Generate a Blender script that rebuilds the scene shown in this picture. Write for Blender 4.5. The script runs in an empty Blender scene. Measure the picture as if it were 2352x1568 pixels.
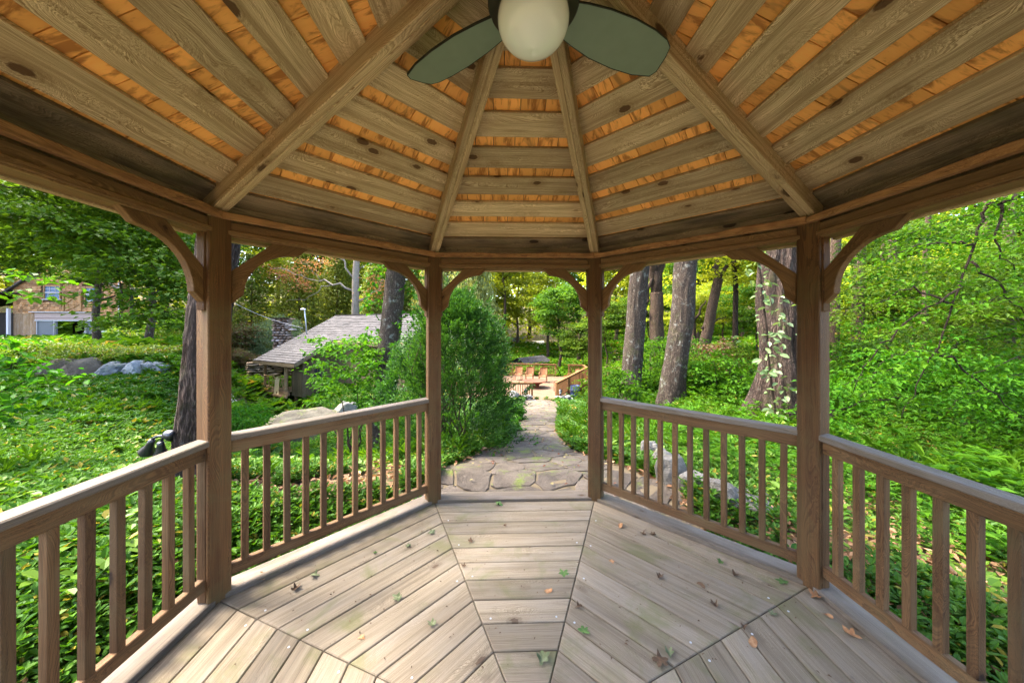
import bpy, math, random
import numpy as np
from mathutils import Vector, Matrix

random.seed(11)
RNG = np.random.default_rng(11)
SC = bpy.context.scene
COL = SC.collection

# ------------------------------------------------------------------ camera, world, sun, exposure
CAMZ, FPX, HZN = 1.6014, 752.8, 751.6          # eye height; focal length and horizon row of the 2352 px wide picture
cam = bpy.data.cameras.new('camera')
cam.sensor_width = 36.0
cam.lens = 36.0 * FPX / 2352.0
cam.shift_y = (HZN - 784.0) / 2352.0
cam.clip_start = 0.05
cam.clip_end = 2000.0
camo = bpy.data.objects.new('camera', cam)
camo.location = (0, 0, CAMZ)
camo.rotation_euler = (math.radians(90), 0, 0)
COL.objects.link(camo)
SC.camera = camo

SUN_AZ, SUN_EL = math.radians(-80), math.radians(54)     # azimuth clockwise from +Y (ahead)
world = bpy.data.worlds.new('World')
SC.world = world
world.use_nodes = True
wn = world.node_tree
sky = wn.nodes.new('ShaderNodeTexSky')
sky.sky_type = 'NISHITA'
sky.sun_disc = False
sky.sun_elevation = SUN_EL
sky.sun_rotation = SUN_AZ
sky.air_density = 1.0
sky.dust_density = 3.0
wn.links.new(sky.outputs[0], wn.nodes['Background'].inputs[0])
wn.nodes['Background'].inputs[1].default_value = 0.11
sd = bpy.data.lights.new('sun', 'SUN')
sd.energy = 1.5
sd.angle = math.radians(18.0)
sd.color = (1.0, 0.93, 0.80)
so = bpy.data.objects.new('sun', sd)
sdir = Vector((math.sin(SUN_AZ) * math.cos(SUN_EL), math.cos(SUN_AZ) * math.cos(SUN_EL), math.sin(SUN_EL)))
so.rotation_euler = sdir.to_track_quat('Z', 'Y').to_euler()
so.location = (-20, 10, 30)
COL.objects.link(so)
SC.view_settings.view_transform = 'Standard'
SC.view_settings.look = 'None'
SC.view_settings.gamma = 1.0
SC.view_settings.use_curve_mapping = False
SC.view_settings.exposure = 3.8
SC.render.engine = 'CYCLES'
SC.cycles.max_bounces = 10
SC.cycles.diffuse_bounces = 6
SC.cycles.transmission_bounces = 6
SC.cycles.transparent_max_bounces = 8
SC.cycles.use_denoising = True
SC.cycles.sample_clamp_indirect = 8.0


def at(u, v, Y):
    """world point at depth Y that the reference shows at pixel (u, v) of 2352x1568"""
    return np.array(((u - 1176.0) / FPX * Y, Y, CAMZ + (HZN - v) / FPX * Y))


# ------------------------------------------------------------------ numpy noise
def _hash(ix, iy, iz):
    n = (ix.astype(np.int64) * 374761393 + iy.astype(np.int64) * 668265263 + iz.astype(np.int64) * 2147483647) & 0xffffffff
    n = ((n ^ (n >> 13)) * 1274126177) & 0xffffffff
    return ((n ^ (n >> 16)) & 0xffff) / 65535.0


def vnoise(p):
    p = np.asarray(p, float)
    i = np.floor(p)
    f = p - i
    f = f * f * (3 - 2 * f)
    x, y, z = i[..., 0], i[..., 1], i[..., 2]
    fx, fy, fz = f[..., 0], f[..., 1], f[..., 2]
    r = 0
    for dx in (0, 1):
        for dy in (0, 1):
            for dz in (0, 1):
                w = (fx if dx else 1 - fx) * (fy if dy else 1 - fy) * (fz if dz else 1 - fz)
                r = r + w * _hash(x + dx, y + dy, z + dz)
    return r * 2 - 1


def fbm(p, o=4):
    p = np.asarray(p, float)
    a, r = 1.0, 0
    for k in range(o):
        r = r + a * vnoise(p * 2 ** k + 17.3 * k)
        a *= 0.5
    return r


def sm(a, b, x):
    t = np.clip((x - a) / (b - a), 0, 1)
    return t * t * (3 - 2 * t)


# ------------------------------------------------------------------ materials
class NT:
    def __init__(self, name):
        self.m = bpy.data.materials.new(name)
        self.m.use_nodes = True
        self.t = self.m.node_tree
        self.b = self.t.nodes['Principled BSDF']
        self.out = self.t.nodes['Material Output']

    def n(self, typ, **kw):
        nd = self.t.nodes.new(typ)
        for k, v in kw.items():
            setattr(nd, k, v)
        return nd

    def set(self, sock, v):
        if isinstance(v, bpy.types.NodeSocket):
            self.t.links.new(v, sock)
        elif v is not None:
            if hasattr(sock.default_value, '__len__') and not hasattr(v, '__len__'):
                v = (v,) * len(sock.default_value)
            if hasattr(v, '__len__') and len(sock.default_value) == 4 and len(v) == 3:
                v = (*v, 1)
            sock.default_value = v

    def math(self, op, a, b=None, c=None, clamp=False):
        nd = self.n('ShaderNodeMath', operation=op, use_clamp=clamp)
        for k, v in enumerate((a, b, c)):
            if v is not None:
                self.set(nd.inputs[k], v)
        return nd.outputs[0]

    def vmath(self, op, a, b=None):
        nd = self.n('ShaderNodeVectorMath', operation=op)
        self.set(nd.inputs[0], a)
        if b is not None:
            if op == 'SCALE':
                self.set(nd.inputs['Scale'], b)
            else:
                self.set(nd.inputs[1], b)
        return nd.outputs[0]

    def mix(self, f, a, b, blend='MIX'):
        nd = self.n('ShaderNodeMix', data_type='RGBA', blend_type=blend)
        nd.clamp_factor = True
        self.set(nd.inputs[0], f)
        self.set(nd.inputs[6], a)
        self.set(nd.inputs[7], b)
        return nd.outputs[2]

    def noise(self, vec, scale=5.0, detail=4.0, rough=0.55, dist=0.0):
        nd = self.n('ShaderNodeTexNoise')
        self.set(nd.inputs['Vector'], vec)
        self.set(nd.inputs['Scale'], scale)
        self.set(nd.inputs['Detail'], detail)
        self.set(nd.inputs['Roughness'], rough)
        self.set(nd.inputs['Distortion'], dist)
        return nd.outputs['Fac']

    def voro(self, vec, scale, feature='F1', out='Distance'):
        nd = self.n('ShaderNodeTexVoronoi', feature=feature)
        self.set(nd.inputs['Vector'], vec)
        self.set(nd.inputs['Scale'], scale)
        return nd.outputs[out]

    def ramp(self, f, a, b, lo=0.0, hi=1.0):
        nd = self.n('ShaderNodeMapRange', interpolation_type='SMOOTHSTEP')
        self.set(nd.inputs[0], f)
        nd.inputs[1].default_value = a
        nd.inputs[2].default_value = b
        nd.inputs[3].default_value = lo
        nd.inputs[4].default_value = hi
        return nd.outputs[0]

    def obj(self):
        return self.n('ShaderNodeTexCoord').outputs['Object']

    def pos(self):
        return self.n('ShaderNodeNewGeometry').outputs['Position']

    def rnd(self):
        return self.n('ShaderNodeObjectInfo').outputs['Random']

    def attr(self, name):
        return self.n('ShaderNodeAttribute', attribute_name=name).outputs['Fac']

    def bump(self, h, strength=0.4, dist=0.01):
        nd = self.n('ShaderNodeBump')
        self.set(nd.inputs['Strength'], strength)
        nd.inputs['Distance'].default_value = dist
        self.set(nd.inputs['Height'], h)
        self.t.links.new(nd.outputs[0], self.b.inputs['Normal'])

    def done(self, col, rough=0.8, spec=0.3):
        self.set(self.b.inputs['Base Color'], col)
        self.set(self.b.inputs['Roughness'], rough)
        self.b.inputs['Specular IOR Level'].default_value = spec
        return self.m


def wood(name, light, dark, weather=(0.3, 0.29, 0.26), wamt=0.4, freq=55.0, knots=1.0, knotcol=(0.05, 0.028, 0.014),
         green=0.0, rough=0.75, vary=0.35, fibre=1.0, wscale=2.2, kx=2.6, ky=5.2):
    """sawn timber with the grain along local X: growth rings that flow round knots, fibres, weathering"""
    t = NT(name)
    r = t.rnd()
    off = t.n('ShaderNodeCombineXYZ')
    t.set(off.inputs[0], t.math('MULTIPLY', r, 37.0))
    t.set(off.inputs[1], t.math('MULTIPLY', r, 19.0))
    t.set(off.inputs[2], t.math('MULTIPLY', r, 53.0))
    p = t.vmath('ADD', t.obj(), off.outputs[0])
    wp = t.n('ShaderNodeTexNoise')
    t.set(wp.inputs['Vector'], t.vmath('MULTIPLY', p, (9.0, 22.0, 22.0)))
    wp.inputs['Detail'].default_value = 2.0
    pw = t.vmath('ADD', t.vmath('MULTIPLY', p, (kx, ky, ky)), t.vmath('SCALE', t.vmath('SUBTRACT', wp.outputs['Color'], (.5, .5, .5)), 0.08))
    kd = t.voro(pw, 1.0)
    low = t.noise(t.vmath('MULTIPLY', p, (0.9, 5.0, 5.0)), 1.0, 2.0)
    sep = t.n('ShaderNodeSeparateXYZ')
    t.set(sep.inputs[0], p)
    yz = t.math('ADD', sep.outputs[1], t.math('MULTIPLY', sep.outputs[2], 0.7))
    bulge = t.math('POWER', 2.718, t.math('MULTIPLY', t.math('MULTIPLY', kd, kd), -8.0))
    rr = t.math('ADD', t.math('MULTIPLY', yz, freq), t.math('MULTIPLY', low, 9.0))
    rr = t.math('ADD', rr, t.math('MULTIPLY', bulge, 6.5 * knots))
    nd = t.n('ShaderNodeTexNoise', noise_dimensions='1D')
    t.set(nd.inputs['W'], t.math('MULTIPLY', rr, 1.9))
    nd.inputs['Detail'].default_value = 2.5
    nd.inputs['Roughness'].default_value = 0.65
    ring = t.ramp(nd.outputs['Fac'], 0.40, 0.60)
    fib = t.noise(t.vmath('MULTIPLY', p, (5.0, 210.0, 210.0)), 1.0, 2.0, 0.6)
    fac = t.math('ADD', t.math('MULTIPLY', ring, 0.72), t.math('MULTIPLY', t.ramp(fib, 0.4, 0.7), 0.38 * fibre))
    c = t.mix(fac, light, dark)
    streak = t.noise(t.vmath('MULTIPLY', p, (0.8, 30.0, 30.0)), 1.0, 3.0, 0.65)
    c = t.mix(t.math('MULTIPLY', t.ramp(streak, 0.46, 0.66), 0.6), c, dark)
    c = t.mix(t.math('MULTIPLY', t.ramp(streak, 0.46, 0.32), 0.35), c, light)
    blot = t.noise(t.vmath('MULTIPLY', p, (1.2, 4.0, 4.0)), wscale, 4.0, 0.6)
    c = t.mix(t.math('MULTIPLY', t.ramp(blot, 0.4, 0.7), wamt), c, weather)
    if green > 0:
        gb = t.noise(p, 2.7, 5.0, 0.65, 0.6)
        c = t.mix(t.math('MULTIPLY', t.ramp(gb, 0.5, 0.72), green), c, (0.13, 0.125, 0.05))
        db = t.noise(p, 6.5, 5.0, 0.7)
        c = t.mix(t.math('MULTIPLY', t.ramp(db, 0.62, 0.78), green * 0.8), c, (0.075, 0.062, 0.042))
    # tone from board to board
    v = t.math('MULTIPLY_ADD', t.math('FRACT', t.math('MULTIPLY', r, 91.7)), vary, 1.0 - vary * 0.5)
    c = t.mix(1.0, c, v, 'MULTIPLY')
    k_ = min(knots, 1.0)
    halo = t.ramp(kd, 0.34 * k_ + .001, 0.14 * k_)
    c = t.mix(t.math('MULTIPLY', halo, 0.3), c, dark)
    kring = t.math('MULTIPLY_ADD', t.math('SINE', t.math('MULTIPLY', kd, 75.0)), 0.5, 0.5)
    c = t.mix(t.math('MULTIPLY', t.math('MULTIPLY', kring, t.ramp(kd, 0.42 * k_ + .001, 0.16 * k_)), 0.55), c, dark)
    core = t.ramp(kd, 0.17 * k_ + .001, 0.12 * k_)
    c = t.mix(t.math('MULTIPLY', core, 0.92), c, knotcol)
    h = t.math('ADD', t.math('MULTIPLY', ring, -0.4), t.math('MULTIPLY', fib, -0.7))
    t.bump(h, 0.45, 0.004)
    return t.done(c, rough, 0.25)


def plain(name, col, rough=0.6, spec=0.4, var=0.25, scale=8.0, metal=0.0, bump=0.0):
    t = NT(name)
    p = t.obj()
    n = t.noise(p, scale, 5.0, 0.6)
    c = t.mix(1.0, col, t.math('MULTIPLY_ADD', n, 2 * var, 1 - var), 'MULTIPLY')
    t.b.inputs['Metallic'].default_value = metal
    if bump:
        t.bump(n, bump, 0.02)
    return t.done(c, rough, spec)


def leafmat(name, dark, light, trans=0.35, rough=0.45, spec=0.4, old=None, oldamt=0.0):
    """leaf blade: tone differs from leaf to leaf (attribute 'tint'), lets some light through"""
    t = NT(name)
    a = t.attr('tint')
    c = t.mix(a, dark, light)
    if old:
        f2 = t.math('FRACT', t.math('MULTIPLY', a, 37.31))
        c = t.mix(t.math('LESS_THAN', f2, oldamt), c, old)
    r = t.rnd()
    hs = t.n('ShaderNodeHueSaturation')
    t.set(hs.inputs['Hue'], t.math('MULTIPLY_ADD', r, 0.03, 0.485))
    t.set(hs.inputs['Value'], t.math('MULTIPLY_ADD', t.math('FRACT', t.math('MULTIPLY', r, 7.7)), 0.3, 0.85))
    t.set(hs.inputs['Color'], c)
    c = hs.outputs[0]
    t.done(c, rough, spec)
    tr = t.n('ShaderNodeBsdfTranslucent')
    tc = t.mix(1.0, c, (1.35, 1.25, 0.55), 'MULTIPLY')
    t.set(tr.inputs['Color'], tc)
    mx = t.n('ShaderNodeMixShader')
    mx.inputs[0].default_value = trans
    t.t.links.new(t.b.outputs[0], mx.inputs[1])
    t.t.links.new(tr.outputs[0], mx.inputs[2])
    t.t.links.new(mx.outputs[0], t.out.inputs['Surface'])
    return t.m


def bark(name, light, dark, lichen=0.0, lich=(0.35, 0.38, 0.33), sx=14.0, sz=2.2, moss=0.0):
    """furrowed bark: ridges drawn out along the trunk, broken across, with scaly grain"""
    t = NT(name)
    p = t.obj()
    wob = t.vmath('SCALE', t.n('ShaderNodeTexNoise').outputs['Color'], 0.0)
    q = t.vmath('MULTIPLY', p, (sx, sx, sz))
    n1 = t.noise(q, 1.0, 3.0, 0.55, 0.9)
    rid = t.math('SUBTRACT', 1.0, t.math('ABSOLUTE', t.math('MULTIPLY_ADD', n1, 4.0, -2.0)))
    rid = t.ramp(rid, -0.3, 0.95)
    n2 = t.noise(t.vmath('MULTIPLY', p, (sx * 3, sx * 3, sz * 4)), 1.0, 5.0, 0.7)
    h = t.math('SUBTRACT', t.math('MULTIPLY', n2, 1.3), t.math('MULTIPLY', rid, 0.55))
    c = t.mix(t.ramp(h, 0.05, 0.75), dark, light)
    big = t.noise(p, 1.6, 4.0, 0.6)
    c = t.mix(1.0, c, t.math('MULTIPLY_ADD', big, 0.9, 0.55), 'MULTIPLY')
    if lichen:
        l = t.noise(p, 5.5, 6.0, 0.75)
        c = t.mix(t.math('MULTIPLY', t.ramp(l, 0.55, 0.66), lichen), c, lich)
    if moss:
        l = t.noise(p, 2.5, 5.0, 0.7)
        c = t.mix(t.math('MULTIPLY', t.ramp(l, 0.5, 0.66), moss), c, (0.09, 0.11, 0.025))
    t.bump(h, 1.0, 0.06)
    return t.done(c, 0.9, 0.15)


def stone(name, a, b, lich=0.3, lcol=(0.45, 0.45, 0.4), moss=0.0, scale=3.0, rust=0.0):
    t = NT(name)
    p = t.obj()
    r = t.rnd()
    p = t.vmath('ADD', p, t.vmath('SCALE', (31.0, 17.0, 23.0), r))
    n = t.noise(p, scale, 6.0, 0.65)
    f = t.noise(p, scale * 14, 4.0, 0.7)
    c = t.mix(t.ramp(n, 0.3, 0.7), a, b)
    c = t.mix(1.0, c, t.math('MULTIPLY_ADD', f, 0.7, 0.62), 'MULTIPLY')
    c = t.mix(1.0, c, t.math('MULTIPLY_ADD', t.math('FRACT', t.math('MULTIPLY', r, 57.3)), 0.45, 0.78), 'MULTIPLY')
    if rust:
        c = t.mix(t.math('MULTIPLY', t.math('LESS_THAN', t.math('FRACT', t.math('MULTIPLY', r, 13.1)), 0.4), rust), c, (0.23, 0.12, 0.06))
    l = t.noise(p, scale * 3.1, 5.0, 0.7)
    c = t.mix(t.math('MULTIPLY', t.ramp(l, 0.58, 0.7), lich), c, lcol)
    if moss:
        l = t.noise(t.pos(), 1.9, 6.0, 0.75)
        c = t.mix(t.math('MULTIPLY', t.ramp(l, 0.53, 0.66), moss), c, (0.12, 0.15, 0.025))
    t.bump(t.math('ADD', n, t.math('MULTIPLY', f, 0.5)), 0.9, 0.06)
    return t.done(c, 0.85, 0.25)


M = {}
M['floor'] = wood('weathered deck board', (0.30, 0.24, 0.168), (0.125, 0.093, 0.06), (0.245, 0.208, 0.165), 0.5, 62, 0.5, (0.08, 0.05, 0.03), 0.75, 0.8, 0.36)
M['rim'] = wood('grey rim board', (0.2, 0.16, 0.118), (0.09, 0.068, 0.05), (0.185, 0.16, 0.143), 0.6, 60, 0.5, (0.07, 0.04, 0.022), 0.5, 0.85, 0.25)
M['post'] = wood('brown post timber', (0.165, 0.08, 0.029), (0.062, 0.028, 0.011), (0.125, 0.082, 0.033), 0.45, 34, 0.6, (0.014, 0.007, 0.004), 0.3, 0.7, 0.3)
M['rail'] = wood('brown rail timber', (0.185, 0.097, 0.041), (0.062, 0.029, 0.012), (0.16, 0.108, 0.055), 0.5, 38, 0.6, (0.018, 0.009, 0.006), 0.25, 0.72, 0.55)
M['cap'] = wood('grey handrail timber', (0.215, 0.17, 0.125), (0.1, 0.074, 0.053), (0.2, 0.172, 0.155), 0.6, 50, 0.4, (0.05, 0.025, 0.013), 0.15, 0.72, 0.25)
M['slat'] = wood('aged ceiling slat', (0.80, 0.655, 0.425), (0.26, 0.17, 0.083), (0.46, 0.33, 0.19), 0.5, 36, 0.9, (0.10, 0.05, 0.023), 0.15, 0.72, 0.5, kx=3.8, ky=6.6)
M['slatdark'] = wood('mildewed slat with recess shade', (0.42, 0.325, 0.215), (0.15, 0.105, 0.064), (0.065, 0.054, 0.042), 0.7, 40, 0.9, (0.03, 0.018, 0.01), 0.45, 0.8, 0.3, kx=3.0, ky=6.0)  # darker slat copy: mildew plus eave recess shade painted into the colour
M['rafter'] = wood('rafter timber', (0.68, 0.54, 0.335), (0.26, 0.17, 0.085), (0.42, 0.31, 0.18), 0.4, 40, 0.7, (0.08, 0.04, 0.02), 0.2, 0.72, 0.25)
M['beam'] = wood('beam timber', (0.265, 0.155, 0.07), (0.11, 0.058, 0.026), (0.21, 0.14, 0.068), 0.4, 38, 0.5, (0.03, 0.015, 0.008), 0.1, 0.72, 0.25)
M['brace'] = wood('brace timber', (0.235, 0.135, 0.06), (0.095, 0.05, 0.022), (0.18, 0.12, 0.06), 0.3, 44, 0.5, (0.03, 0.015, 0.008), 0.0, 0.7, 0.3)
M['liveedge'] = wood('live edge trim', (0.40, 0.22, 0.10), (0.17, 0.08, 0.036), (0.50, 0.27, 0.115), 0.6, 20, 0.3, (0.05, 0.025, 0.012), 0.15, 0.8, 0.3, wscale=9)
M['deckwood'] = wood('orange deck timber', (0.24, 0.105, 0.034), (0.125, 0.052, 0.016), (0.22, 0.125, 0.058), 0.4, 30, 0.2, (0.08, 0.04, 0.02), 0.0, 0.7, 0.4)
M['deckfloor'] = wood('pale deck board', (0.17, 0.098, 0.055), (0.11, 0.06, 0.032), (0.17, 0.12, 0.082), 0.5, 30, 0.1, (0.08, 0.04, 0.02), 0.0, 0.75, 0.3)
M['cabinwall'] = wood('cabin board', (0.15, 0.108, 0.055), (0.065, 0.046, 0.024), (0.14, 0.115, 0.065), 0.5, 30, 0.3, (0.04, 0.022, 0.014), 0.1, 0.85, 0.4)
M['log'] = wood('log', (0.32, 0.2, 0.1), (0.17, 0.095, 0.045), (0.34, 0.27, 0.18), 0.5, 30, 0.4, (0.05, 0.03, 0.02), 0.0, 0.85, 0.4)
M['barnboard'] = wood('barn board', (0.34, 0.20, 0.10), (0.2, 0.11, 0.055), (0.42, 0.33, 0.26), 0.4, 30, 0.4, (0.08, 0.04, 0.02), 0.0, 0.8, 0.4)
M['barntrim'] = wood('barn trim', (0.42, 0.22, 0.09), (0.26, 0.13, 0.05), (0.4, 0.28, 0.2), 0.4, 30, 0.2, (0.1, 0.05, 0.02), 0.0, 0.8, 0.2)
M['greytrim'] = wood('grey painted trim', (0.48, 0.43, 0.42), (0.34, 0.3, 0.3), (0.5, 0.47, 0.5), 0.5, 30, 0.1, (0.2, 0.15, 0.12), 0.0, 0.7, 0.2)
M['weatherwhite'] = wood('whitewashed board', (0.62, 0.57, 0.58), (0.45, 0.4, 0.42), (0.6, 0.55, 0.58), 0.5, 30, 0.1, (0.3, 0.2, 0.2), 0.0, 0.8, 0.15)


def shingle_ceiling():
    t = NT('cedar shingle underside')
    r = t.rnd()
    p = t.vmath('ADD', t.obj(), t.vmath('SCALE', (31.0, 17.0, 23.0), r))
    g = t.noise(t.vmath('MULTIPLY', p, (60.0, 5.0, 60.0)), 1.0, 3.0, 0.6)
    sw = t.noise(t.vmath('MULTIPLY', p, (24.0, 6.0, 24.0)), 1.0, 4.0, 0.65, 0.5)
    c = t.mix(g, (0.95, 0.50, 0.155), (0.80, 0.37, 0.10))
    c = t.mix(t.math('MULTIPLY', t.ramp(sw, 0.48, 0.66), 0.75), c, (0.27, 0.095, 0.028))
    s2 = t.noise(t.vmath('MULTIPLY', p, (10.0, 4.0, 10.0)), 1.0, 3.0, 0.6, 0.5)
    c = t.mix(t.math('MULTIPLY', t.ramp(s2, 0.6, 0.72), 0.55), c, (0.17, 0.11, 0.055))
    v = t.math('MULTIPLY_ADD', t.math('FRACT', t.math('MULTIPLY', r, 91.7)), 0.4, 0.8)
    c = t.mix(1.0, c, v, 'MULTIPLY')
    t.bump(g, 0.3, 0.003)
    return t.done(c, 0.75, 0.2)


M['shingle'] = shingle_ceiling()


def groundmat():
    t = NT('woodland soil and litter')
    p = t.pos()
    n = t.noise(p, 0.5, 5.0, 0.6)
    f = t.noise(p, 9.0, 6.0, 0.75)
    v = t.voro(p, 22.0, 'F1', 'Color')
    c = t.mix(t.ramp(f, 0.35, 0.65), (0.045, 0.032, 0.02), (0.13, 0.085, 0.05))
    sep = t.n('ShaderNodeSeparateColor')
    t.set(sep.inputs[0], v)
    c = t.mix(t.math('MULTIPLY', t.math('GREATER_THAN', sep.outputs[0], 0.72), 0.8), c, (0.2, 0.125, 0.07))
    c = t.mix(t.math('MULTIPLY', t.math('LESS_THAN', sep.outputs[0], 0.3), 0.7), c, (0.05, 0.095, 0.018))
    c = t.mix(t.math('MULTIPLY', t.ramp(n, 0.5, 0.7), 0.6), c, (0.055, 0.1, 0.02))
    t.bump(f, 0.8, 0.05)
    return t.done(c, 0.95, 0.1)


M['ground'] = groundmat()
M['lawn'] = plain('mown lawn', (0.13, 0.17, 0.04), 0.95, 0.1, 0.5, 3.0, bump=0.5)
M['road'] = plain('pale gravel', (0.45, 0.4, 0.36), 0.95, 0.1, 0.3, 6.0, bump=0.3)
M['mortar'] = plain('sandy mortar', (0.125, 0.096, 0.06), 0.95, 0.1, 0.35, 12.0, bump=0.6)
M['flag'] = stone('flagstone', (0.08, 0.061, 0.046), (0.135, 0.107, 0.082), 0.4, (0.175, 0.148, 0.112), 0.85, 3.5)
M['rock'] = stone('lichened rock', (0.1, 0.09, 0.078), (0.175, 0.16, 0.14), 0.5, (0.23, 0.22, 0.19), 0.35, 2.0)
M['boulder'] = stone('pale boulder', (0.075, 0.063, 0.042), (0.15, 0.128, 0.09), 0.4, (0.21, 0.195, 0.155), 0.7, 2.2)
M['bluerock'] = stone('blue grey rock', (0.075, 0.085, 0.095), (0.17, 0.19, 0.21), 0.45, (0.25, 0.26, 0.26), 0.4, 1.4)
M['brownrock'] = stone('brown rock', (0.075, 0.055, 0.04), (0.15, 0.12, 0.09), 0.4, (0.22, 0.2, 0.16), 0.5, 1.6)
M['wallstone'] = stone('wall stone', (0.27, 0.185, 0.105), (0.34, 0.26, 0.18), 0.25, (0.34, 0.29, 0.23), 0.1, 2.0, 0.35)
M['chimstone'] = stone('chimney stone', (0.24, 0.15, 0.1), (0.42, 0.36, 0.34), 0.25, (0.45, 0.43, 0.45), 0.0, 2.0, 0.5)
M['palestone'] = stone('pale wall stone', (0.16, 0.15, 0.142), (0.25, 0.235, 0.22), 0.3, (0.28, 0.27, 0.255), 0.15, 3.0)
M['darkmetal'] = plain('dark bronze metal', (0.018, 0.019, 0.018), 0.45, 0.5, 0.2)
M['blackmetal'] = plain('black painted metal', (0.012, 0.012, 0.015), 0.3, 0.5, 0.15)
M['blade'] = plain('grey green blade', (0.20, 0.265, 0.21), 0.55, 0.4, 0.1, 14.0)
M['bladeedge'] = plain('dark blade edge', (0.025, 0.028, 0.022), 0.6, 0.3, 0.2)
M['rust'] = plain('rusted steel', (0.15, 0.045, 0.022), 0.75, 0.3, 0.35, 6.0)
M['cloth'] = plain('coarse cream rug', (0.55, 0.43, 0.26), 0.95, 0.1, 0.3, 14.0, bump=0.5)
M['wicker'] = wood('woven seat', (0.24, 0.1, 0.038), (0.15, 0.06, 0.022), (0.21, 0.105, 0.045), 0.3, 60, 0.0, (0.1, 0.05, 0.02), 0.0, 0.7, 0.25)
M['roofgrey'] = stone('grey roof shingle', (0.038, 0.034, 0.034), (0.08, 0.072, 0.072), 0.3, (0.105, 0.096, 0.097), 0.0, 1.5)
M['barnshingle'] = wood('cedar wall shingle', (0.42, 0.20, 0.075), (0.18, 0.078, 0.03), (0.50, 0.34, 0.2), 0.5, 30, 0.0, (0.1, 0.05, 0.02), 0.0, 0.85, 0.8)
M['barnbase'] = plain('dark brown sheathing', (0.1, 0.06, 0.035), 0.9, 0.1, 0.3)  # dark brown backing behind the wall shingles
M['darkfill'] = plain('interior dark timber', (0.03, 0.024, 0.02), 0.9, 0.1, 0.3)  # near-black fill for interiors, wall cores and under floors
M['glassdark'] = plain('dark window glass', (0.02, 0.025, 0.035), 0.06, 0.6, 0.1)
M['screen'] = plain('grey screen door', (0.11, 0.115, 0.125), 0.5, 0.4, 0.2)
M['pinktrim'] = plain('dusty pink fascia', (0.36, 0.255, 0.225), 0.7, 0.3, 0.15)
M['easel'] = plain('plywood board', (0.52, 0.28, 0.085), 0.7, 0.3, 0.15)
M['whiteplastic'] = plain('white plastic', (0.75, 0.74, 0.72), 0.5, 0.4, 0.06)
M['blueplastic'] = plain('blue plastic', (0.08, 0.2, 0.36), 0.5, 0.4, 0.1)
M['barrel'] = plain('dark blue barrel', (0.02, 0.03, 0.08), 0.35, 0.5, 0.1)
M['orange'] = plain('orange plastic', (0.75, 0.14, 0.03), 0.5, 0.4, 0.1)
M['white'] = plain('pale painted surface', (0.66, 0.66, 0.68), 0.6, 0.3, 0.1)
M['frost'] = plain('lantern glass', (0.6, 0.6, 0.58), 0.2, 0.5, 0.05)
M['cable'] = plain('grey cable', (0.35, 0.35, 0.38), 0.6, 0.3, 0.1)
M['galv'] = plain('galvanised pipe', (0.45, 0.46, 0.48), 0.4, 0.5, 0.15, metal=0.4)


def globemat():
    t = NT('opal glass')
    c = t.mix(t.noise(t.obj(), 6.0, 2.0), (0.86, 0.95, 0.93), (0.90, 0.97, 0.96))
    t.b.inputs['Coat Weight'].default_value = 0.6
    t.b.inputs['Coat Roughness'].default_value = 0.05
    t.b.inputs['Subsurface Weight'].default_value = 0.0
    t.b.inputs['Subsurface Radius'].default_value = (0.06, 0.06, 0.05)
    return t.done(c, 0.15, 0.5)


M['globe'] = globemat()

M['barkoak'] = bark('furrowed oak bark', (0.26, 0.18, 0.145), (0.035, 0.023, 0.018), 0.15, (0.27, 0.28, 0.24), 22.0, 3.2, 0.2)
M['barkgrey'] = bark('grey lichened bark', (0.23, 0.175, 0.135), (0.045, 0.032, 0.024), 0.6, (0.31, 0.32, 0.28), 20.0, 5.0, 0.2)
M['barkbrown'] = bark('brown bark', (0.21, 0.13, 0.085), (0.05, 0.032, 0.022), 0.1, (0.27, 0.28, 0.23), 22.0, 4.5, 0.1)
M['barkpale'] = bark('pale bare wood', (0.36, 0.31, 0.24), (0.2, 0.165, 0.13), 0.2, (0.36, 0.33, 0.29), 10.0, 2.0)
M['barkred'] = bark('reddish conifer bark', (0.24, 0.12, 0.07), (0.09, 0.045, 0.03), 0.1, (0.2, 0.2, 0.18), 18.0, 3.0)
M['twig'] = bark('dark twig', (0.075, 0.048, 0.032), (0.03, 0.02, 0.014), 0.1, (0.2, 0.2, 0.18), 30.0, 8.0)

M['pachy'] = leafmat('ground cover leaf', (0.017, 0.07, 0.004), (0.076, 0.178, 0.007), 0.3, 0.5, 0.16, (0.2, 0.17, 0.015), 0.05)
M['lowlime'] = leafmat('pale low leaf', (0.07, 0.14, 0.01), (0.15, 0.23, 0.016), 0.4, 0.5, 0.25, (0.22, 0.17, 0.03), 0.08)
M['under'] = leafmat('undergrowth leaf', (0.024, 0.075, 0.004), (0.092, 0.17, 0.007), 0.42, 0.6, 0.1, (0.2, 0.14, 0.03), 0.05)
M['maple'] = leafmat('maple leaf', (0.027, 0.08, 0.007), (0.105, 0.178, 0.011), 0.5, 0.6, 0.15)
M['lime'] = leafmat('sun-toned lime leaf', (0.15, 0.23, 0.014), (0.36, 0.38, 0.03), 0.58, 0.5, 0.25)  # sunlit and backlit glow of the woods put into the leaf colour
M['bright'] = leafmat('fresh green leaf', (0.02, 0.083, 0.004), (0.076, 0.185, 0.007), 0.45, 0.6, 0.1)
M['oakleaf'] = leafmat('deep green leaf', (0.028, 0.08, 0.01), (0.09, 0.175, 0.018), 0.45, 0.6, 0.15)
M['hemlock'] = leafmat('hemlock spray', (0.075, 0.125, 0.018), (0.23, 0.27, 0.035), 0.4, 0.6, 0.2)
M['spruce'] = leafmat('hanging spruce spray', (0.11, 0.13, 0.04), (0.28, 0.28, 0.09), 0.4, 0.6, 0.2)
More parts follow.
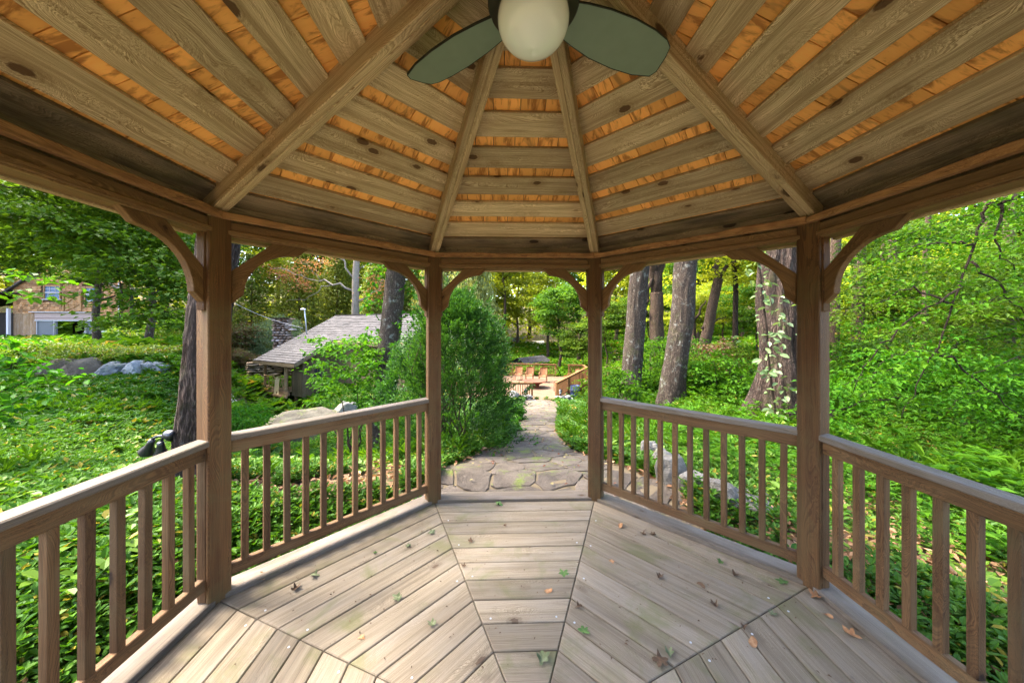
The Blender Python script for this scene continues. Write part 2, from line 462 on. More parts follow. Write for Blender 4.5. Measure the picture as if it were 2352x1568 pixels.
M['bluegreen'] = leafmat('blue green spray', (0.095, 0.145, 0.07), (0.21, 0.275, 0.13), 0.4, 0.6, 0.2)
M['redmaple'] = leafmat('bronze leaf', (0.10, 0.05, 0.03), (0.21, 0.115, 0.05), 0.4, 0.5, 0.3, (0.12, 0.16, 0.03), 0.25)
M['deadleaf'] = leafmat('russet dead leaf', (0.26, 0.10, 0.05), (0.42, 0.19, 0.09), 0.3, 0.7, 0.2)
M['yew'] = leafmat('boxwood leaf', (0.01, 0.05, 0.007), (0.066, 0.2, 0.018), 0.3, 0.42, 0.25)
M['vine'] = leafmat('vine leaf', (0.09, 0.16, 0.06), (0.2, 0.3, 0.13), 0.3, 0.4, 0.45)
M['litter'] = leafmat('dry litter leaf', (0.16, 0.08, 0.04), (0.36, 0.21, 0.115), 0.15, 0.8, 0.2)
M['pathleaf'] = leafmat('scattered path leaf', (0.11, 0.12, 0.045), (0.30, 0.24, 0.11), 0.2, 0.7, 0.25, (0.14, 0.055, 0.025), 0.35)


def fallenmat(name, a, b):
    t = NT(name)
    n = t.noise(t.obj(), 45.0, 4.0, 0.6)
    return t.done(t.mix(t.ramp(n, 0.35, 0.65), a, b), 0.7, 0.25)


M['leafgreen'] = fallenmat('fallen green leaf', (0.10, 0.17, 0.04), (0.06, 0.12, 0.03))
M['leafsage'] = fallenmat('withered green leaf', (0.17, 0.19, 0.1), (0.09, 0.11, 0.045))
M['leafbrown'] = fallenmat('withered brown leaf', (0.13, 0.075, 0.04), (0.07, 0.04, 0.022))
M['leaftan'] = fallenmat('tan dry leaf', (0.42, 0.23, 0.11), (0.28, 0.13, 0.055))


# ------------------------------------------------------------------ mesh helpers
def finish(o, parent=None, mat=None, label=None, cat=None, group=None, kind=None, mtx=None):
    COL.objects.link(o)
    if mat is not None and o.type == 'MESH' and not o.data.materials:
        o.data.materials.append(M[mat] if isinstance(mat, str) else mat)
    if parent is not None:
        o.parent = parent
    if mtx is not None:
        o.matrix_basis = mtx
    tag(o, label, cat, group, kind)
    return o


def tag(o, label=None, cat=None, group=None, kind=None):
    for k, v in (('label', label), ('category', cat), ('group', group), ('kind', kind)):
        if v:
            o[k] = v
    return o


def thing(name, label, cat, loc=(0, 0, 0), rz=0.0, group=None):
    o = bpy.data.objects.new(name, None)
    o.empty_display_size = 0.2
    COL.objects.link(o)
    o.location = loc
    o.rotation_euler = (0, 0, rz)
    return tag(o, label, cat, group)


def mk(name, V, F, smooth=False):
    me = bpy.data.meshes.new(name)
    me.from_pydata([tuple(map(float, v)) for v in V], [], [tuple(map(int, f)) for f in F])
    if smooth:
        me.polygons.foreach_set('use_smooth', [True] * len(me.polygons))
    me.update()
    return me


def ob(name, me):
    return bpy.data.objects.new(name, me)


class MB:
    """collects shapes into one mesh"""
    def __init__(self):
        self.V, self.F, self.n = [], [], 0

    def add(self, V, F):
        V = np.asarray(V, float).reshape(-1, 3)
        self.V.append(V)
        self.F += [tuple(i + self.n for i in f) for f in F]
        self.n += len(V)
        return self

    def box(self, c, s, rz=0.0, ch=0.0):
        V, F = cbox(s[0], s[1], s[2], ch)
        V = V @ rotz(rz).T + np.asarray(c, float)
        return self.add(V, F)

    def bar(self, a, b, w, h, up=(0, 0, 1), ch=0.0):
        """box of section w x h running from a to b"""
        a, b = np.asarray(a, float), np.asarray(b, float)
        R, L = frame(a, b, up)
        V, F = cbox(L, w, h, ch)
        return self.add(V @ R.T + (a + b) / 2, F)

    def tube(self, pts, rad, seg=8, cap=True):
        V, F = tube(pts, rad, seg, cap)
        return self.add(V, F)

    def mesh(self, name, smooth=False):
        return mk(name, np.concatenate(self.V), self.F, smooth)


def rotz(a):
    c, s = math.cos(a), math.sin(a)
    return np.array(((c, -s, 0), (s, c, 0), (0, 0, 1.0)))


def frame(a, b, up=(0, 0, 1)):
    d = b - a
    L = np.linalg.norm(d)
    x = d / L
    y = np.cross(np.asarray(up, float), x)
    if np.linalg.norm(y) < 1e-6:
        y = np.cross((0, 1.0, 0), x)
    y /= np.linalg.norm(y)
    z = np.cross(x, y)
    return np.stack((x, y, z), 1), L


def mtx(R, t):
    m = Matrix.Identity(4)
    for i in range(3):
        for j in range(3):
            m[i][j] = float(R[i][j])
        m[i][3] = float(t[i])
    return m


def cbox(lx, ly, lz, ch=0.0):
    x, y, z = lx / 2, ly / 2, lz / 2
    if ch <= 0:
        V = np.array([(i * x, j * y, k * z) for i in (-1, 1) for j in (-1, 1) for k in (-1, 1)], float)
        F = [(0, 1, 3, 2), (4, 6, 7, 5), (0, 4, 5, 1), (2, 3, 7, 6), (0, 2, 6, 4), (1, 5, 7, 3)]
        return V, F
    # long edges chamfered: octagonal section along X
    c = min(ch, y * 0.8, z * 0.8)
    sec = [(-y + c, -z), (y - c, -z), (y, -z + c), (y, z - c), (y - c, z), (-y + c, z), (-y, z - c), (-y, -z + c)]
    V = np.array([(sx * x, a, b) for sx in (-1, 1) for a, b in sec], float)
    F = [tuple(range(7, -1, -1)), tuple(range(8, 16))] + [(i, (i + 1) % 8, 8 + (i + 1) % 8, 8 + i) for i in range(8)]
    return V, F


def board(name, a, b, w, h, mat, parent, up=(0, 0, 1), ch=0.004, lab=None, kind=None):
    """a piece of timber with its own axes: local X runs from a to b (in the parent's space)"""
    a, b = np.asarray(a, float), np.asarray(b, float)
    R, L = frame(a, b, up)
    V, F = cbox(L, w, h, ch)
    return finish(ob(name, mk(name, V, F)), parent, mat, lab, kind=kind, mtx=mtx(R, (a + b) / 2))


def inset(poly, d):
    P = np.asarray(poly, float)
    n = len(P)
    out = []
    for i in range(n):
        a, b, c = P[i - 1], P[i], P[(i + 1) % n]
        e1 = (b - a) / (np.linalg.norm(b - a) + 1e-9)
        e2 = (c - b) / (np.linalg.norm(c - b) + 1e-9)
        n1 = np.array((-e1[1], e1[0]))
        n2 = np.array((-e2[1], e2[0]))
        m = n1 + n2
        k = max(0.35, (1 + n1 @ n2))
        out.append(b + m / k * d)
    return np.array(out)


def prism(poly, z0, z1, ct=0.0, cb=0.0):
    """polygon (counter-clockwise) extruded in Z, top / bottom edges chamfered"""
    P = np.asarray(poly, float)
    n = len(P)
    rings = []
    if cb > 0:
        rings.append((inset(P, cb), z0))
        rings.append((P, z0 + cb))
    else:
        rings.append((P, z0))
    if ct > 0:
        rings.append((P, z1 - ct))
        rings.append((inset(P, ct), z1))
    else:
        rings.append((P, z1))
    V = np.concatenate([np.c_[r, np.full(n, z)] for r, z in rings])
    F = [tuple(range(n - 1, -1, -1)), tuple(range((len(rings) - 1) * n, len(rings) * n))]
    for k in range(len(rings) - 1):
        for i in range(n):
            j = (i + 1) % n
            F.append((k * n + i, k * n + j, (k + 1) * n + j, (k + 1) * n + i))
    return V, F


def tube(pts, rad, seg=8, cap=True):
    P = np.asarray(pts, float)
    n = len(P)
    rad = np.broadcast_to(np.asarray(rad, float), (n,))
    T = np.gradient(P, axis=0)
    T /= np.linalg.norm(T, axis=1)[:, None] + 1e-9
    ref = np.array((0.3, 1.0, 0.1)) if abs(T[0][2]) > 0.5 else np.array((0, 0, 1.0))
    u = np.cross(T, ref)
    u /= np.linalg.norm(u, axis=1)[:, None] + 1e-9
    v = np.cross(T, u)
    a = np.linspace(0, 2 * math.pi, seg, endpoint=False)
    V = P[:, None] + rad[:, None, None] * (np.cos(a)[None, :, None] * u[:, None] + np.sin(a)[None, :, None] * v[:, None])
    F = []
    for k in range(n - 1):
        for i in range(seg):
            j = (i + 1) % seg
            F.append((k * seg + i, k * seg + j, (k + 1) * seg + j, (k + 1) * seg + i))
    if cap:
        F.append(tuple(range(seg - 1, -1, -1)))
        F.append(tuple(range((n - 1) * seg, n * seg)))
    return V.reshape(-1, 3), F


def lathe(prof, seg=32):
    prof = np.asarray(prof, float)
    a = np.linspace(0, 2 * math.pi, seg, endpoint=False)
    V = np.array([(r * math.cos(t), r * math.sin(t), z) for r, z in prof for t in a])
    F = []
    for k in range(len(prof) - 1):
        for i in range(seg):
            j = (i + 1) % seg
            F.append((k * seg + i, k * seg + j, (k + 1) * seg + j, (k + 1) * seg + i))
    F.append(tuple(range(seg - 1, -1, -1)))
    F.append(tuple(range((len(prof) - 1) * seg, len(prof) * seg)))
    return V, F


def quads_mesh(name, V, per, faces, tint):
    """fast mesh: len(V)/per repeats of the same little face list"""
    n = len(V) // per
    fl = np.array(faces)
    k = fl.shape[1]
    L = (np.arange(n)[:, None, None] * per + fl[None]).reshape(-1)
    npoly = n * len(faces)
    me = bpy.data.meshes.new(name)
    me.vertices.add(len(V))
    me.vertices.foreach_set('co', V.astype(np.float32).reshape(-1))
    me.loops.add(len(L))
    me.loops.foreach_set('vertex_index', L.astype(np.int32))
    me.polygons.add(npoly)
    me.polygons.foreach_set('loop_start', (np.arange(npoly) * k).astype(np.int32))
    me.polygons.foreach_set('use_smooth', np.zeros(npoly, bool))
    me.update(calc_edges=True)
    at_ = me.attributes.new('tint', 'FLOAT', 'POINT')
    at_.data.foreach_set('value', np.repeat(tint, per).astype(np.float32))
    return me


def unit(v):
    return v / (np.linalg.norm(v, axis=-1, keepdims=True) + 1e-9)


def leaves(name, P, D, N, L, W, tint=None, fold=0.12, droop=0.15, rich=False):
    n = len(P)
    D = unit(D)
    S = unit(np.cross(D, N))
    N = unit(np.cross(S, D))
    L = np.broadcast_to(np.asarray(L, float), (n,))[:, None]
    W = np.broadcast_to(np.asarray(W, float), (n,))[:, None]
    if tint is None:
        tint = RNG.random(n)
    if not rich:
        V = np.stack((P, P + D * L * 0.45 + S * W / 2 + N * L * fold, P + D * L - N * L * droop, P + D * L * 0.45 - S * W / 2 + N * L * fold), 1)
        return quads_mesh(name, V.reshape(-1, 3), 4, [(0, 1, 2, 3)], tint)
    V = np.stack((P, P + D * L * 0.3 + S * W * 0.42 + N * L * fold, P + D * L * 0.68 + S * W * 0.46 + N * L * (fold - droop * 0.4),
                  P + D * L - N * L * droop, P + D * L * 0.68 - S * W * 0.46 + N * L * (fold - droop * 0.4), P + D * L * 0.3 - S * W * 0.42 + N * L * fold,
                  ), 1)
    return quads_mesh(name, V.reshape(-1, 3), 6, [(0, 1, 2, 3), (0, 3, 4, 5)], tint)


def rdir(n, flat=1.0):
    v = RNG.normal(size=(n, 3))
    v[:, 2] *= flat
    return unit(v)


# ------------------------------------------------------------------ terrain
CREEK = np.array(((-4.5, 8.0), (-8.5, 13.0), (-12.0, 17.5), (-15.5, 22.5)))


def seg_dist(x, y, pl):
    d = np.full(np.shape(x), 1e9)
    for (ax, ay), (bx, by) in zip(pl[:-1], pl[1:]):
        dx, dy = bx - ax, by - ay
        t = np.clip(((x - ax) * dx + (y - ay) * dy) / (dx * dx + dy * dy), 0, 1)
        d = np.minimum(d, np.hypot(x - ax - t * dx, y - ay - t * dy))
    return d


def gz(x, y):
    x, y = np.asarray(x, float), np.asarray(y, float)
    left = -0.4 + 0.66 * sm(11.9, 12.9, y + 0.06 * (x + 12)) * (1 - sm(-8.5, -7.0, x))
    right = -0.42 + 0.03 * np.clip(x - 4, 0, 30) - 0.35 * sm(9, 20, y)
    xl = -2.0 - 0.80 * np.clip(y, 0, 60)
    xr = 2.2 + 0.19 * np.clip(y, 0, 60)
    wl = sm(xl - 1.4, xl + 1.4, x)
    wr = 1 - sm(xr - 1.5, xr + 1.7, x)
    w = wl * wr
    base = np.where(x < 0, left, right)
    base = np.where(np.abs(x) < 1.5, left + (right - left) * sm(-1.5, 1.5, x), base)
    mid = -0.12 - 0.157 * np.clip(y - 3.3, 0, 15.0) - 0.02 * np.clip(y - 18.3, 0, 40)
    mid = mid - 0.25 * sm(1.0, 2.5, np.abs(x - 0.6)) * sm(3.0, 6.0, y) * 0.6
    z = base * (1 - w) + mid * w
    z = z - 1.35 * np.exp(-(seg_dist(x, y, CREEK) / 2.1) ** 2)
    z = z - 1.3 * np.exp(-(((x - 6.0) / 2.2) ** 2 + ((y - 23.5) / 3.0) ** 2))
    r = np.hypot(x, y)
    z = z + 0.16 * np.clip(r - 48, 0, 120)
    z = z + 0.05 * fbm(np.stack((x * 0.7, y * 0.7, x * 0), -1), 3) * sm(2.5, 4.5, np.hypot(x, y - 1.2))
    # the gazebo stands over level ground
    g = 1 - sm(2.2, 3.0, np.hypot(x - 0.08, y - 1.24))
    z = z * (1 - g) + np.minimum(z, -0.38) * g
    return z


def terrain():
    def axis(lo, hi, n, k):
        t = np.linspace(-1, 1, n)
        s = np.sinh(k * t) / np.sinh(k)
        return np.where(s < 0, -s * lo, s * hi)
    xs = axis(-260, 260, 261, 5.0)
    ys = axis(-160, 300, 261, 5.2) + 6.0
    X, Y = np.meshgrid(xs, ys)
    Z = gz(X, Y)
    V = np.stack((X, Y, Z), -1).reshape(-1, 3)
    n, m = X.shape
    i = np.arange(n - 1)[:, None] * m + np.arange(m - 1)[None]
    F = np.stack((i, i + 1, i + m + 1, i + m), -1).reshape(-1, 4)
    me = bpy.data.meshes.new('ground')
    me.vertices.add(len(V))
    me.vertices.foreach_set('co', V.astype(np.float32).reshape(-1))
    me.loops.add(F.size)
    me.loops.foreach_set('vertex_index', F.astype(np.int32).reshape(-1))
    me.polygons.add(len(F))
    me.polygons.foreach_set('loop_start', (np.arange(len(F)) * 4).astype(np.int32))
    me.polygons.foreach_set('use_smooth', np.ones(len(F), bool))
    me.update(calc_edges=True)
    finish(ob('ground', me), None, 'ground', kind='structure')


terrain()


def sheet(name, poly, mat, dz, step=1.0):
    """flat patch that follows the ground"""
    P = np.asarray(poly, float)
    x0, y0 = P.min(0)
    x1, y1 = P.max(0)
    nx, ny = max(2, int((x1 - x0) / step)), max(2, int((y1 - y0) / step))
    X, Y = np.meshgrid(np.linspace(x0, x1, nx + 1), np.linspace(y0, y1, ny + 1))
    ins = inpoly(X, Y, P)
    V = np.stack((X, Y, gz(X, Y) + dz), -1).reshape(-1, 3)
    F = []
    for j in range(ny):
        for i in range(nx):
            if ins[j, i] and ins[j, i + 1] and ins[j + 1, i] and ins[j + 1, i + 1]:
                a = j * (nx + 1) + i
                F.append((a, a + 1, a + nx + 2, a + nx + 1))
    return finish(ob(name, mk(name, V, F, True)), None, mat, kind='structure')


def inpoly(x, y, P):
    x, y = np.asarray(x, float), np.asarray(y, float)
    c = np.zeros(x.shape, bool)
    n = len(P)
    for i in range(n):
        (ax, ay), (bx, by) = P[i], P[i - 1]
        cond = ((ay > y) != (by > y)) & (x < (bx - ax) * (y - ay) / ((by - ay) if by != ay else 1e-9) + ax)
        c ^= cond
    return c


# flagstone path from the gazebo to the deck
PL = np.array(((-0.95, 2.85), (-0.9, 3.4), (-0.88, 4.4), (-0.59, 4.97), (-0.33, 5.5), (0.08, 7.0), (0.16, 9.0), (0.29, 12.9), (0.67, 17.9)))
PR = np.array(((1.75, 2.85), (1.75, 3.6), (1.45, 4.4), (1.13, 4.95), (0.98, 5.6), (0.94, 6.8), (1.1, 8.2), (1.87, 12.9), (2.43, 17.9)))
PATH = np.concatenate((PL, PR[::-1]))


def clip_half(poly, p, n):
    """part of polygon with (q-p).n <= 0"""
    out = []
    for i in range(len(poly)):
        a, b = poly[i - 1], poly[i]
        da, db = (a - p) @ n, (b - p) @ n
        if (da <= 0) != (db <= 0):
            out.append(a + (b - a) * da / (da - db))
        if db <= 0:
            out.append(b)
    return out


def flagstones():
    bed = PATH.copy()
    nseg = 60
    ys = np.linspace(2.86, 17.9, nseg)
    xl, xr = np.interp(ys, PL[:, 1], PL[:, 0]), np.interp(ys, PR[:, 1], PR[:, 0])
    V, F = [], []
    for k in range(nseg):
        for s in range(7):
            x = xl[k] - 0.08 + (xr[k] - xl[k] + 0.16) * s / 6
            V.append((x, ys[k], float(gz(x, ys[k])) + 0.035))
    for k in range(nseg - 1):
        for s in range(6):
            a = k * 7 + s
            F.append((a, a + 1, a + 8, a + 7))
    root = finish(ob('path', mk('path', V, F, True)), None, 'mortar', kind='structure')
    sites = []
    y, row = 2.9, 0
    while y < 18.2:
        st = 0.31 + 0.016 * y
        x = -2.2 + (0.5 * st if row % 2 else 0)
        while x < 3.4:
            sites.append((x + random.uniform(-.36, .36) * st * 1.3, y + random.uniform(-.36, .36) * st))
            x += st * 1.45
        y += st
        row += 1
    S = np.array(sites)
    for i, s in enumerate(S):
        l, r = np.interp(s[1], PL[:, 1], PL[:, 0]), np.interp(s[1], PR[:, 1], PR[:, 0])
        if not (l - 0.12 < s[0] < r + 0.12 and 2.8 < s[1] < 17.7):
            continue
        poly = [s + np.array(q) for q in ((-1.1, -1.1), (1.1, -1.1), (1.1, 1.1), (-1.1, 1.1))]
        d = np.linalg.norm(S - s, axis=1)
        for j in np.argsort(d)[1:14]:
            poly = clip_half(poly, (s + S[j]) / 2, S[j] - s)
            if len(poly) < 3:
                break
        poly = [q for q in poly]
        P = np.array(poly)
        if len(P) < 3:
            continue
        # drop tiny edges, shrink, roughen
        keep = [k for k in range(len(P)) if np.linalg.norm(P[k] - P[k - 1]) > 0.06]
        P = P[keep]
        if len(P) < 3:
            continue
        P = inset(P, random.uniform(0.006, 0.018))
        Q = []
        for k in range(len(P)):
            a, b = P[k], P[(k + 1) % len(P)]
            Q.append(a + (b - a) * 0.12 + RNG.normal(0, 0.008, 2))
            Q.append((a + b) / 2 + RNG.normal(0, 0.016, 2))
            Q.append(a + (b - a) * 0.88 + RNG.normal(0, 0.008, 2))
        Q = np.array(Q)
        Q[:, 1] = np.maximum(Q[:, 1], 2.97)
        area = 0.5 * np.sum(Q[:, 0] * np.roll(Q[:, 1], -1) - np.roll(Q[:, 0], -1) * Q[:, 1])
        if area < 0.02:
            continue
        h = random.uniform(0.043, 0.053)
        V, F = prism(Q - s, 0.0, h, 0.006)
        sl = np.array((random.uniform(-.012, .012), random.uniform(-.012, .012)))
        z0 = float(gz(*s))
        top = V[:, 2].copy()
        V[:, 2] = gz(V[:, 0] + s[0], V[:, 1] + s[1]) - z0 + top + V[:, 0] * sl[0] + V[:, 1] * sl[1]
        finish(ob('flagstone', mk('flagstone', V, F)), root, 'flag', mtx=Matrix.Translation((s[0], s[1], z0)))


flagstones()

# ------------------------------------------------------------------ gazebo
GX, GY, GYAW = 0.0806, 1.240, 0.02937
RS = 1.92                                  # radius of the ends of the floor mitres
AP = RS * math.cos(math.pi / 8)            # apothem
T8 = math.tan(math.pi / 8)
gaz = thing('gazebo', 'octagonal timber gazebo with open sides, slatted ceiling and railings that the view looks out of', 'gazebo', (GX, GY, 0), GYAW)


def sect(k):
    th = math.radians(90 + 45 * k)
    n = np.array((math.cos(th), math.sin(th), 0))
    t = np.array((math.sin(th), -math.cos(th), 0))
    return t, n


def vert(k, r=RS):
    """corner between sector k and sector k+1"""
    a = math.radians(90 + 45 * k + 22.5)
    return np.array((r * math.cos(a), r * math.sin(a), 0))


UP = np.array((0, 0, 1.0))
# floor: mitred boards, sector by sector
for k in range(8):
    t, n = sect(k)
    R = np.stack((t, n, UP), 1)
    d = AP
    while d > 0.05:
        d0 = max(0.0, d - 0.1545 + 0.006)
        h1, h0 = d * T8 - 0.0026, d0 * T8 - 0.0026
        dm = (d + d0) / 2
        poly = [(-max(h0, .002), d0 - dm), (max(h0, .002), d0 - dm), (h1, d - dm), (-h1, d - dm)]
        V, F = prism(poly, -0.034, random.uniform(-0.001, 0.001), 0.004)
        finish(ob('floor_board', mk('floor_board', V, F)), gaz, 'floor', mtx=mtx(R, n * dm))
        d -= 0.1545
    # rim board under the railing, skirt board below
    hw0, hw1 = AP * T8, (AP + 0.15) * T8
    poly = [(-hw0 + .002, -.075), (hw0 - .002, -.075), (hw1 - .002, .075), (-hw1 + .002, .075)]
    V, F = prism(poly, -0.03, 0.024, 0.004)
    finish(ob('rim_board', mk('rim_board', V, F)), gaz, 'rim', mtx=mtx(R, n * (AP + 0.078)))
    board('skirt_board', n * (AP + .13) - t * (hw1 - .02) + UP * -0.125, n * (AP + .13) + t * (hw1 - .02) + UP * -0.125, .03, .18, 'cap', gaz)
    # joist bearing, dark under the gaps
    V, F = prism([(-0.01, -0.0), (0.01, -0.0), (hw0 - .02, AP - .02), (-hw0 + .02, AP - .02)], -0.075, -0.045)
    finish(ob('subfloor', mk('subfloor', V, F)), gaz, 'darkfill', mtx=mtx(R, (0, 0, 0)))

for k in range(8):
    for d in np.arange(.55, AP, .309):
        for sg in (-1, 1):
            if random.random() < .75:
                a_ = vert(k) / RS
                q = a_ * (d / math.cos(math.pi / 8)) + sg * np.array((-a_[1], a_[0], 0)) * .05
                V, F = lathe([(.006, 0), (.0052, .0014), (.0014, .0008)], 8)
                finish(ob('screw', mk('screw', V, F)), gaz, 'galv', mtx=Matrix.Translation((q[0], q[1], .0016)))
# posts
ZB = 2.15                                  # underside of the header beam
for k in range(8):
    p = vert(k, 1.972)
    rad = p / np.linalg.norm(p)
    tan = np.array((-rad[1], rad[0], 0))
    R = np.stack((UP, tan, rad), 1)
    R[:, 2] = np.cross(R[:, 0], R[:, 1])
    V, F = cbox(2.36, 0.118, 0.118, 0.006)
    post = finish(ob('post', mk('post', V, F)), gaz, 'post', mtx=mtx(R, p + UP * (2.36 / 2 - 0.12)))

PR_ = 1.985                                # radius of the railing line's corners
for k in range(8):
    t, n = sect(k)
    a0 = vert(k, PR_)                      # left end seen from inside (for +t running right)
    a1 = vert(k - 1, PR_)
    dd = a1 - a0
    L = np.linalg.norm(dd)
    e = dd / L
    A = PR_ * math.cos(math.pi / 8)
    # header: beam, live-edge strip on the inside, lower lip, frieze above
    bl = vert(k, 2.0)
    br = vert(k - 1, 2.0)
    beam = board('header_beam', bl + e * .01 + UP * 2.19, br - e * .01 + UP * 2.19, .105, .088, 'beam', gaz)
    for sgn, o_, w_, z_, h_, nm in ((-1, .058, .014, 2.168, .03, 'lip'), (1, .066, .03, 2.172, .075, 'outer_board')):
        q = n * (sgn * o_)
        sh = .01 - sgn * 0
        b2 = board(nm, bl + q + e * .06 + UP * z_, br + q - e * .06 + UP * z_, w_, h_, 'rafter' if nm == 'outer_board' else 'beam', gaz)
    # live edge strip: upper edge ragged
    m = 26
    Ls = 2 * (A - .075) * T8 * 1.0 - .004
    xs = np.linspace(-Ls / 2, Ls / 2, m)
    ys = 0.020 + 0.007 * fbm(np.stack((xs * 5 + 9 * k, xs * 0, xs * 0), -1), 3)
    poly = [(x, -0.022) for x in xs] + [(x, y) for x, y in zip(xs[::-1], ys[::-1])]
    V, F = prism(np.array(poly), -0.016, 0.016, 0.004)
    RR = np.stack((e, UP, np.cross(e, UP)), 1)
    finish(ob('live_edge_strip', mk('live_edge_strip', V, F)), gaz, 'liveedge', mtx=mtx(RR, n * (A - .069) + UP * 2.262))
    board('frieze', bl + n * .035 + UP * 2.305, br + n * .035 + UP * 2.305, .03, .14, 'slatdark', gaz)  # its dark tone imitates the shade of the eave recess
    # arched braces under the beam at both ends
    prof = [(0, .40), (.058, .345)]
    arc = [(.058 + (.345 - .058) * (1 - math.cos(q)), .345 - (.345 - .062) * math.sin(q)) for q in np.linspace(0.0, math.pi / 2, 11)]
    # the arc bulges up and in, away from the corner below
    arc = [(.058 + .287 * (1 - math.cos(q)) ** 1.0, .345 - .283 * math.sin(q)) for q in np.linspace(0.12, math.pi / 2 - .04, 10)]
    prof += arc + [(.352, .058), (.41, 0), (.205, 0), (0, .20)]
    for side in (0, 1):
        base = (a0 if side == 0 else a1) + n * 0.0
        ex = e if side == 0 else -e
        P = np.array([(u + .083, -w) for u, w in prof])
        area = 0.5 * np.sum(P[:, 0] * np.roll(P[:, 1], -1) - np.roll(P[:, 0], -1) * P[:, 1])
        if area < 0:
            P = P[::-1]
        # local X along the chord so that the grain runs along the brace
        c0 = P.mean(0)
        ca = math.radians(40)
        rot = np.array(((math.cos(ca), math.sin(ca)), (-math.sin(ca), math.cos(ca))))
        Q = (P - c0) @ rot.T
        V, F = prism(Q, -0.02, 0.02, 0.003, 0.003)
        zx = np.cross(ex, UP)
        lx = ex * math.cos(ca) + UP * math.sin(ca)
        ly = -ex * math.sin(ca) + UP * math.cos(ca)
        RR = np.stack((lx, ly, zx), 1)
        finish(ob('brace', mk('brace', V, F)), gaz, 'brace', mtx=mtx(RR, base + ex * c0[0] + UP * (ZB - .004 + c0[1])))
        # nailing strip down the side of the post
        board('post_cleat', base + ex * .069 + UP * 1.70, base + ex * .069 + UP * ZB, .055, .026, 'post', gaz, up=ex, ch=.008)
    if k == 0:
        continue
    # railing panel: a part with its own sub-parts
    rp = bpy.data.objects.new('railing', None)
    rp.empty_display_size = .1
    COL.objects.link(rp)
    rp.parent = gaz
    c = (a0 + a1) / 2
    RR = np.stack((e, np.cross(UP, e), UP), 1)
    rp.matrix_basis = mtx(RR, c)
    h = L / 2 - 0.064
    board('handrail', (-h - .012, 0, .935), (h + .012, 0, .935), .092, .036, 'cap', rp, ch=.006)
    board('top_rail', (-h, 0, .879), (h, 0, .879), .04, .076, 'rail', rp)
    board('bottom_rail', (-h, 0, .131), (h, 0, .131), .04, .068, 'rail', rp)
    for s in (-1, 1):
        board('end_cleat', (s * (h - .002), 0, .03), (s * (h - .002), 0, .917), .05, .022, 'rail', rp, up=(1, 0, 0))
    nb = 12
    for i in range(nb):
        x = -h + (2 * h) * (i + 0.75) / (nb + 0.5)
        y = random.uniform(-.002, .002)
        board('baluster', (x, y, .166), (x + random.uniform(-.003, .003), y, .842), .036, .036, 'rail', rp, up=(1, 0, 0), ch=.003)

# roof: hip rafters, spaced slats, shingles above them
ZE, ZA = 2.287, 3.13                       # underside of the rafters at RS and on the axis
for k in range(8):
    a, b = vert(k, RS + .05), vert(k, .13)
    f = lambda r: ZE + (ZA - ZE) * (1 - r / RS)
    A, B = a + UP * f(RS + .05), b + UP * f(.13)
    R, L = frame(A, B)
    V1, F1 = cbox(L, .038, .135, .004)
    for s in (-1, 1):
        off = R[:, 1] * s * .0195 + R[:, 2] * .0675
        o = ob('rafter', mk('rafter', V1, F1))
        finish(o, gaz, 'rafter', mtx=mtx(R, (A + B) / 2 + off))
V, F = lathe([(.10, 3.0), (.135, 3.02), (.135, 3.22), (.02, 3.24)], 8)
finish(ob('roof_hub', mk('roof_hub', V, F)), gaz, 'rafter')

